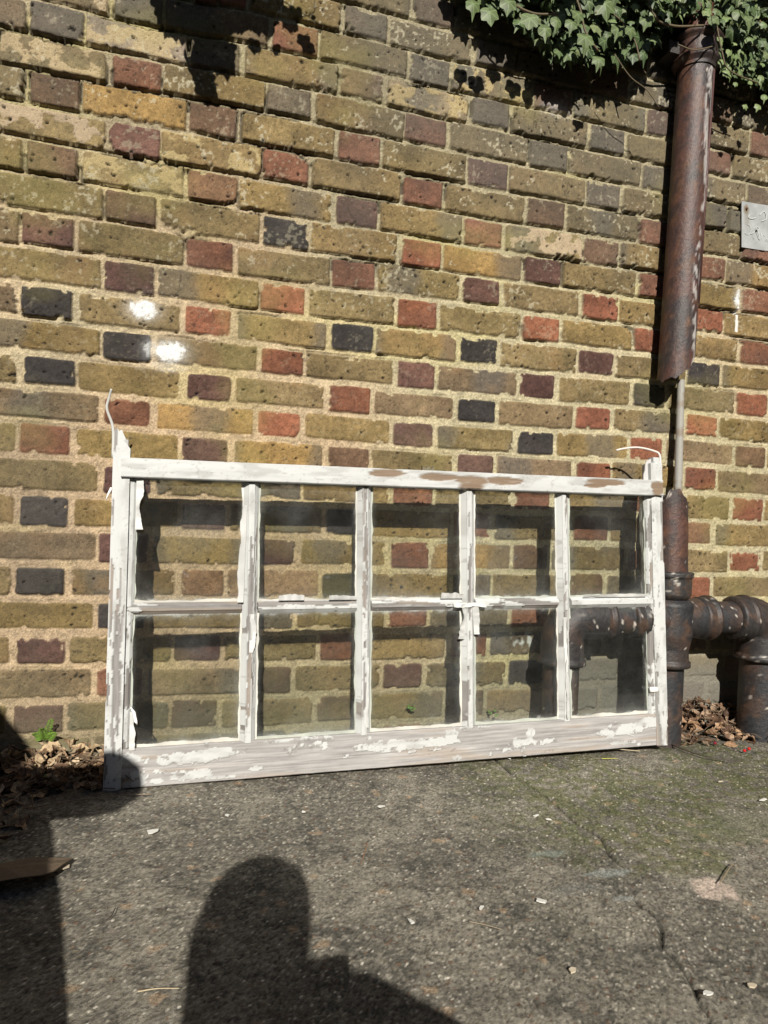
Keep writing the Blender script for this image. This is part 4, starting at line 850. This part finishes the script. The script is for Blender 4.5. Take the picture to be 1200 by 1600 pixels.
# ------------------------------------------------------------------ behind the camera: the photographer and an unseen made-up shape added as shadow caster, whose shadows fall into the picture
person = thing('person', 'person in a dark hooded jacket squatting behind the camera and holding up a phone', 'person', (.12, -2.1, 0)); po = np.array(person.location)
def J(x, y, z, r): return (tuple(np.array((x, y, z))-po), r)
def capsules(name, joints, edges, parent, col, vox=.011):
    """one continuous skin grown over tapered limbs"""
    b = MB()
    for a, c in edges:
        (p, ra), (q, rb) = joints[a], joints[c]; p = np.array(p); q = np.array(q); d = (q-p)/np.linalg.norm(q-p); P = []; Rr = []
        for t in np.linspace(math.pi/2*.97, 0, 6): P.append(p-d*ra*math.sin(t)); Rr.append(ra*math.cos(t))
        for t in np.linspace(0, math.pi/2*.97, 6): P.append(q+d*rb*math.sin(t)); Rr.append(rb*math.cos(t))
        tube(b, P, Rr, col, 20)
    o = b.build(name, m_cloth, parent); m = o.modifiers.new('skin', 'REMESH'); m.mode = 'VOXEL'; m.voxel_size = vox; m.use_smooth_shade = True
    sm = o.modifiers.new('soft', 'SMOOTH'); sm.iterations = 4; sm.factor = .5; return o
HX, HY, HZ = .178, -1.86, .74
body = [J(.10, -2.22, .24, .15), J(.12, -2.17, .36, .145), J(.14, -2.07, .50, .13), J(.18, -1.98, .575, .08), J(HX, -1.90, .650, .072), J(HX, HY, .705, .083), J(HX+.002, HY, .745, .080),
        J(.30, -2.00, .535, .088), J(.53, -1.90, .415, .062), J(.445, -1.79, .462, .056), J(.345, -1.765, .528, .046),
        J(.0, -2.04, .53, .075), J(-.06, -1.95, .38, .055), J(.06, -1.85, .30, .045), J(.12, -1.79, .27, .038),
        J(.22, -2.16, .22, .10), J(.33, -1.88, .34, .078), J(.33, -2.06, .08, .055), J(.33, -1.90, .045, .042),
        J(-.02, -2.16, .22, .10), J(-.08, -1.86, .34, .078), J(-.08, -2.06, .08, .055), J(-.08, -1.90, .045, .042)]
ed = [(0, 1), (1, 2), (2, 3), (3, 4), (4, 5), (5, 6), (2, 7), (3, 7), (7, 8), (8, 9), (9, 10), (2, 11), (11, 12), (12, 13), (13, 14), (0, 15), (15, 16), (16, 17), (17, 18), (0, 19), (19, 20), (20, 21), (21, 22)]
capsules('body', body, ed, person, (.03, .035, .05))
for (p, q) in (((.362, -1.716, .492), (.327, -1.713, .500)), ((.364, -1.716, .476), (.328, -1.713, .482)), ((.364, -1.716, .460), (.330, -1.713, .465)), ((.360, -1.716, .446), (.334, -1.713, .449)), ((.372, -1.712, .49), (.365, -1.700, .528))):
    mid = ((p[0]+q[0])/2+.006, -1.724, (p[2]+q[2])/2)
    capsules('finger', [J(*p, .0085), J(*mid, .008), J(*q, .0065)], [(0, 1), (1, 2)], person, (.45, .28, .2), .002)
# phone: held just behind the lens position
ph = thing('mobile_phone', 'dark mobile phone held upright by the squatting person', 'phone', (.308, -1.704, .490)); b = MB()
w_, h_, d_ = .0365, .073, .004; pr_ = []
for (cx, cz, a0) in ((w_-.008, h_-.008, 0), (-w_+.008, h_-.008, 90), (-w_+.008, -h_+.008, 180), (w_-.008, -h_+.008, 270)):
    for a in range(0, 91, 15): pr_.append((cx+.008*math.cos(R_(a0+a)), cz+.008*math.sin(R_(a0+a))))
n = len(pr_); V = [(x, -d_, z) for x, z in pr_]+[(x, d_, z) for x, z in pr_]
b.add(V, [tuple(range(n)), tuple(range(2*n-1, n-1, -1))]+[(i, n+i, n+(i+1) % n, (i+1) % n) for i in range(n)], (.02, .02, .022)); b.build('phone_body', m_plain, ph, False)
b = MB(); tube(b, [(-.022, d_, .055), (-.022, d_+.002, .055)], .007, (.03, .03, .035), 16); b.build('lens', m_plain, ph)

bq = thing('shadow_caster', 'unseen made-up shadow caster with a flared cover and a round side arm, left behind the camera', 'shadow caster', (-.62, -1.5, 0)); qo = np.array(bq.location)  # made-up object, shaped to throw the shadow at the left
b = MB(); rings = []
for (z, r, k_) in ((.02, .76, 1.0), (.14, .73, 1.0), (.387, .683, 1.), (.55, .592, 1.), (.757, .455, 1.), (.87, .36, .98), (.95, .32, .95), (1.02, .27, .85), (1.06, .20, .6), (1.075, .09, .3), (1.08, .01, .05)):
    th = np.linspace(0, 2*math.pi, 64, endpoint=False); fo = 1+.02*np.sin(th*9)*(z < .5)
    rings.append(np.stack([r*fo*np.cos(th)*1.0, .24*(k_)*np.sin(th)*fo, np.full(64, z)], -1))
V = np.concatenate(rings); b.add(V, [(i*64+j, i*64+(j+1) % 64, (i+1)*64+(j+1) % 64, (i+1)*64+j) for i in range(len(rings)-1) for j in range(64)]+[tuple(range(64))[::-1]], (.035, .035, .035)); b.build('cover', m_cloth, bq)
b = MB(); tube(b, smooth_path([(.25, .0, .812), (.45, .0, .812), (.595, .0, .812)], 12), [.064]*10+[.056, .036], (.04, .04, .04), 24); b.build('side_arm', m_cloth, bq)
for X in (-.4, .4):
    b = MB(); tube(b, [(X, 0, 0), (X, 0, .1)], .03, (.03, .03, .03), 16); b.build('foot', m_iron, bq)

# unseen tall dark fences, added behind and beside the camera to block the low sky
def fence(name, label, a, bb, h):
    a = np.array(a, float); bb = np.array(bb, float); L = np.linalg.norm(bb-a); d = (bb-a)/L; nrm = np.array((-d[1], d[0])); t = thing(name, label, 'added fence', (a[0], a[1], 0))
    m = MB(); n = int(L/.145)
    for i in range(n):
        o = i*.145; hh = h+rg.uniform(-.01, .01); q = [(o, .0), (o+.138, .0), (o+.138, .02), (o, .02)]
        P = [d*x+nrm*y for x, y in q]; V = [(p[0], p[1], z) for z in (.02, hh) for p in P]
        m.add(V, [(3, 2, 1, 0), (4, 5, 6, 7)]+[(k, (k+1) % 4, 4+(k+1) % 4, 4+k) for k in range(4)], np.array((.045, .034, .025))*rg.uniform(.7, 1.3))
    m.build('boards', m_cloth, t, False)
    for i in range(int(L/1.8)+1):
        P = [d*(i*1.8+x)+nrm*y for x, y in ((-.05, .02), (.05, .02), (.05, .12), (-.05, .12))]; V = [(p[0], p[1], z) for z in (0, h+.05) for p in P]; m = MB()
        m.add(V, [(3, 2, 1, 0), (4, 5, 6, 7)]+[(k, (k+1) % 4, 4+(k+1) % 4, 4+k) for k in range(4)], (.05, .04, .03)); m.build('post', m_cloth, t, False)
fence('sky_block_fence', 'unseen dark boarded fence added behind the camera to block the low sky', (-1.75, -6.0), (3.6, -6.0), 2.75)
fence('sky_block_fence', 'unseen dark boarded fence added on the left to block the sky', (-1.75, -.4), (-1.75, -5.9), 3.1)
fence('sky_block_fence', 'unseen dark boarded fence added on the right to block the sky', (3.6, -5.9), (3.6, -.4), 5.2)
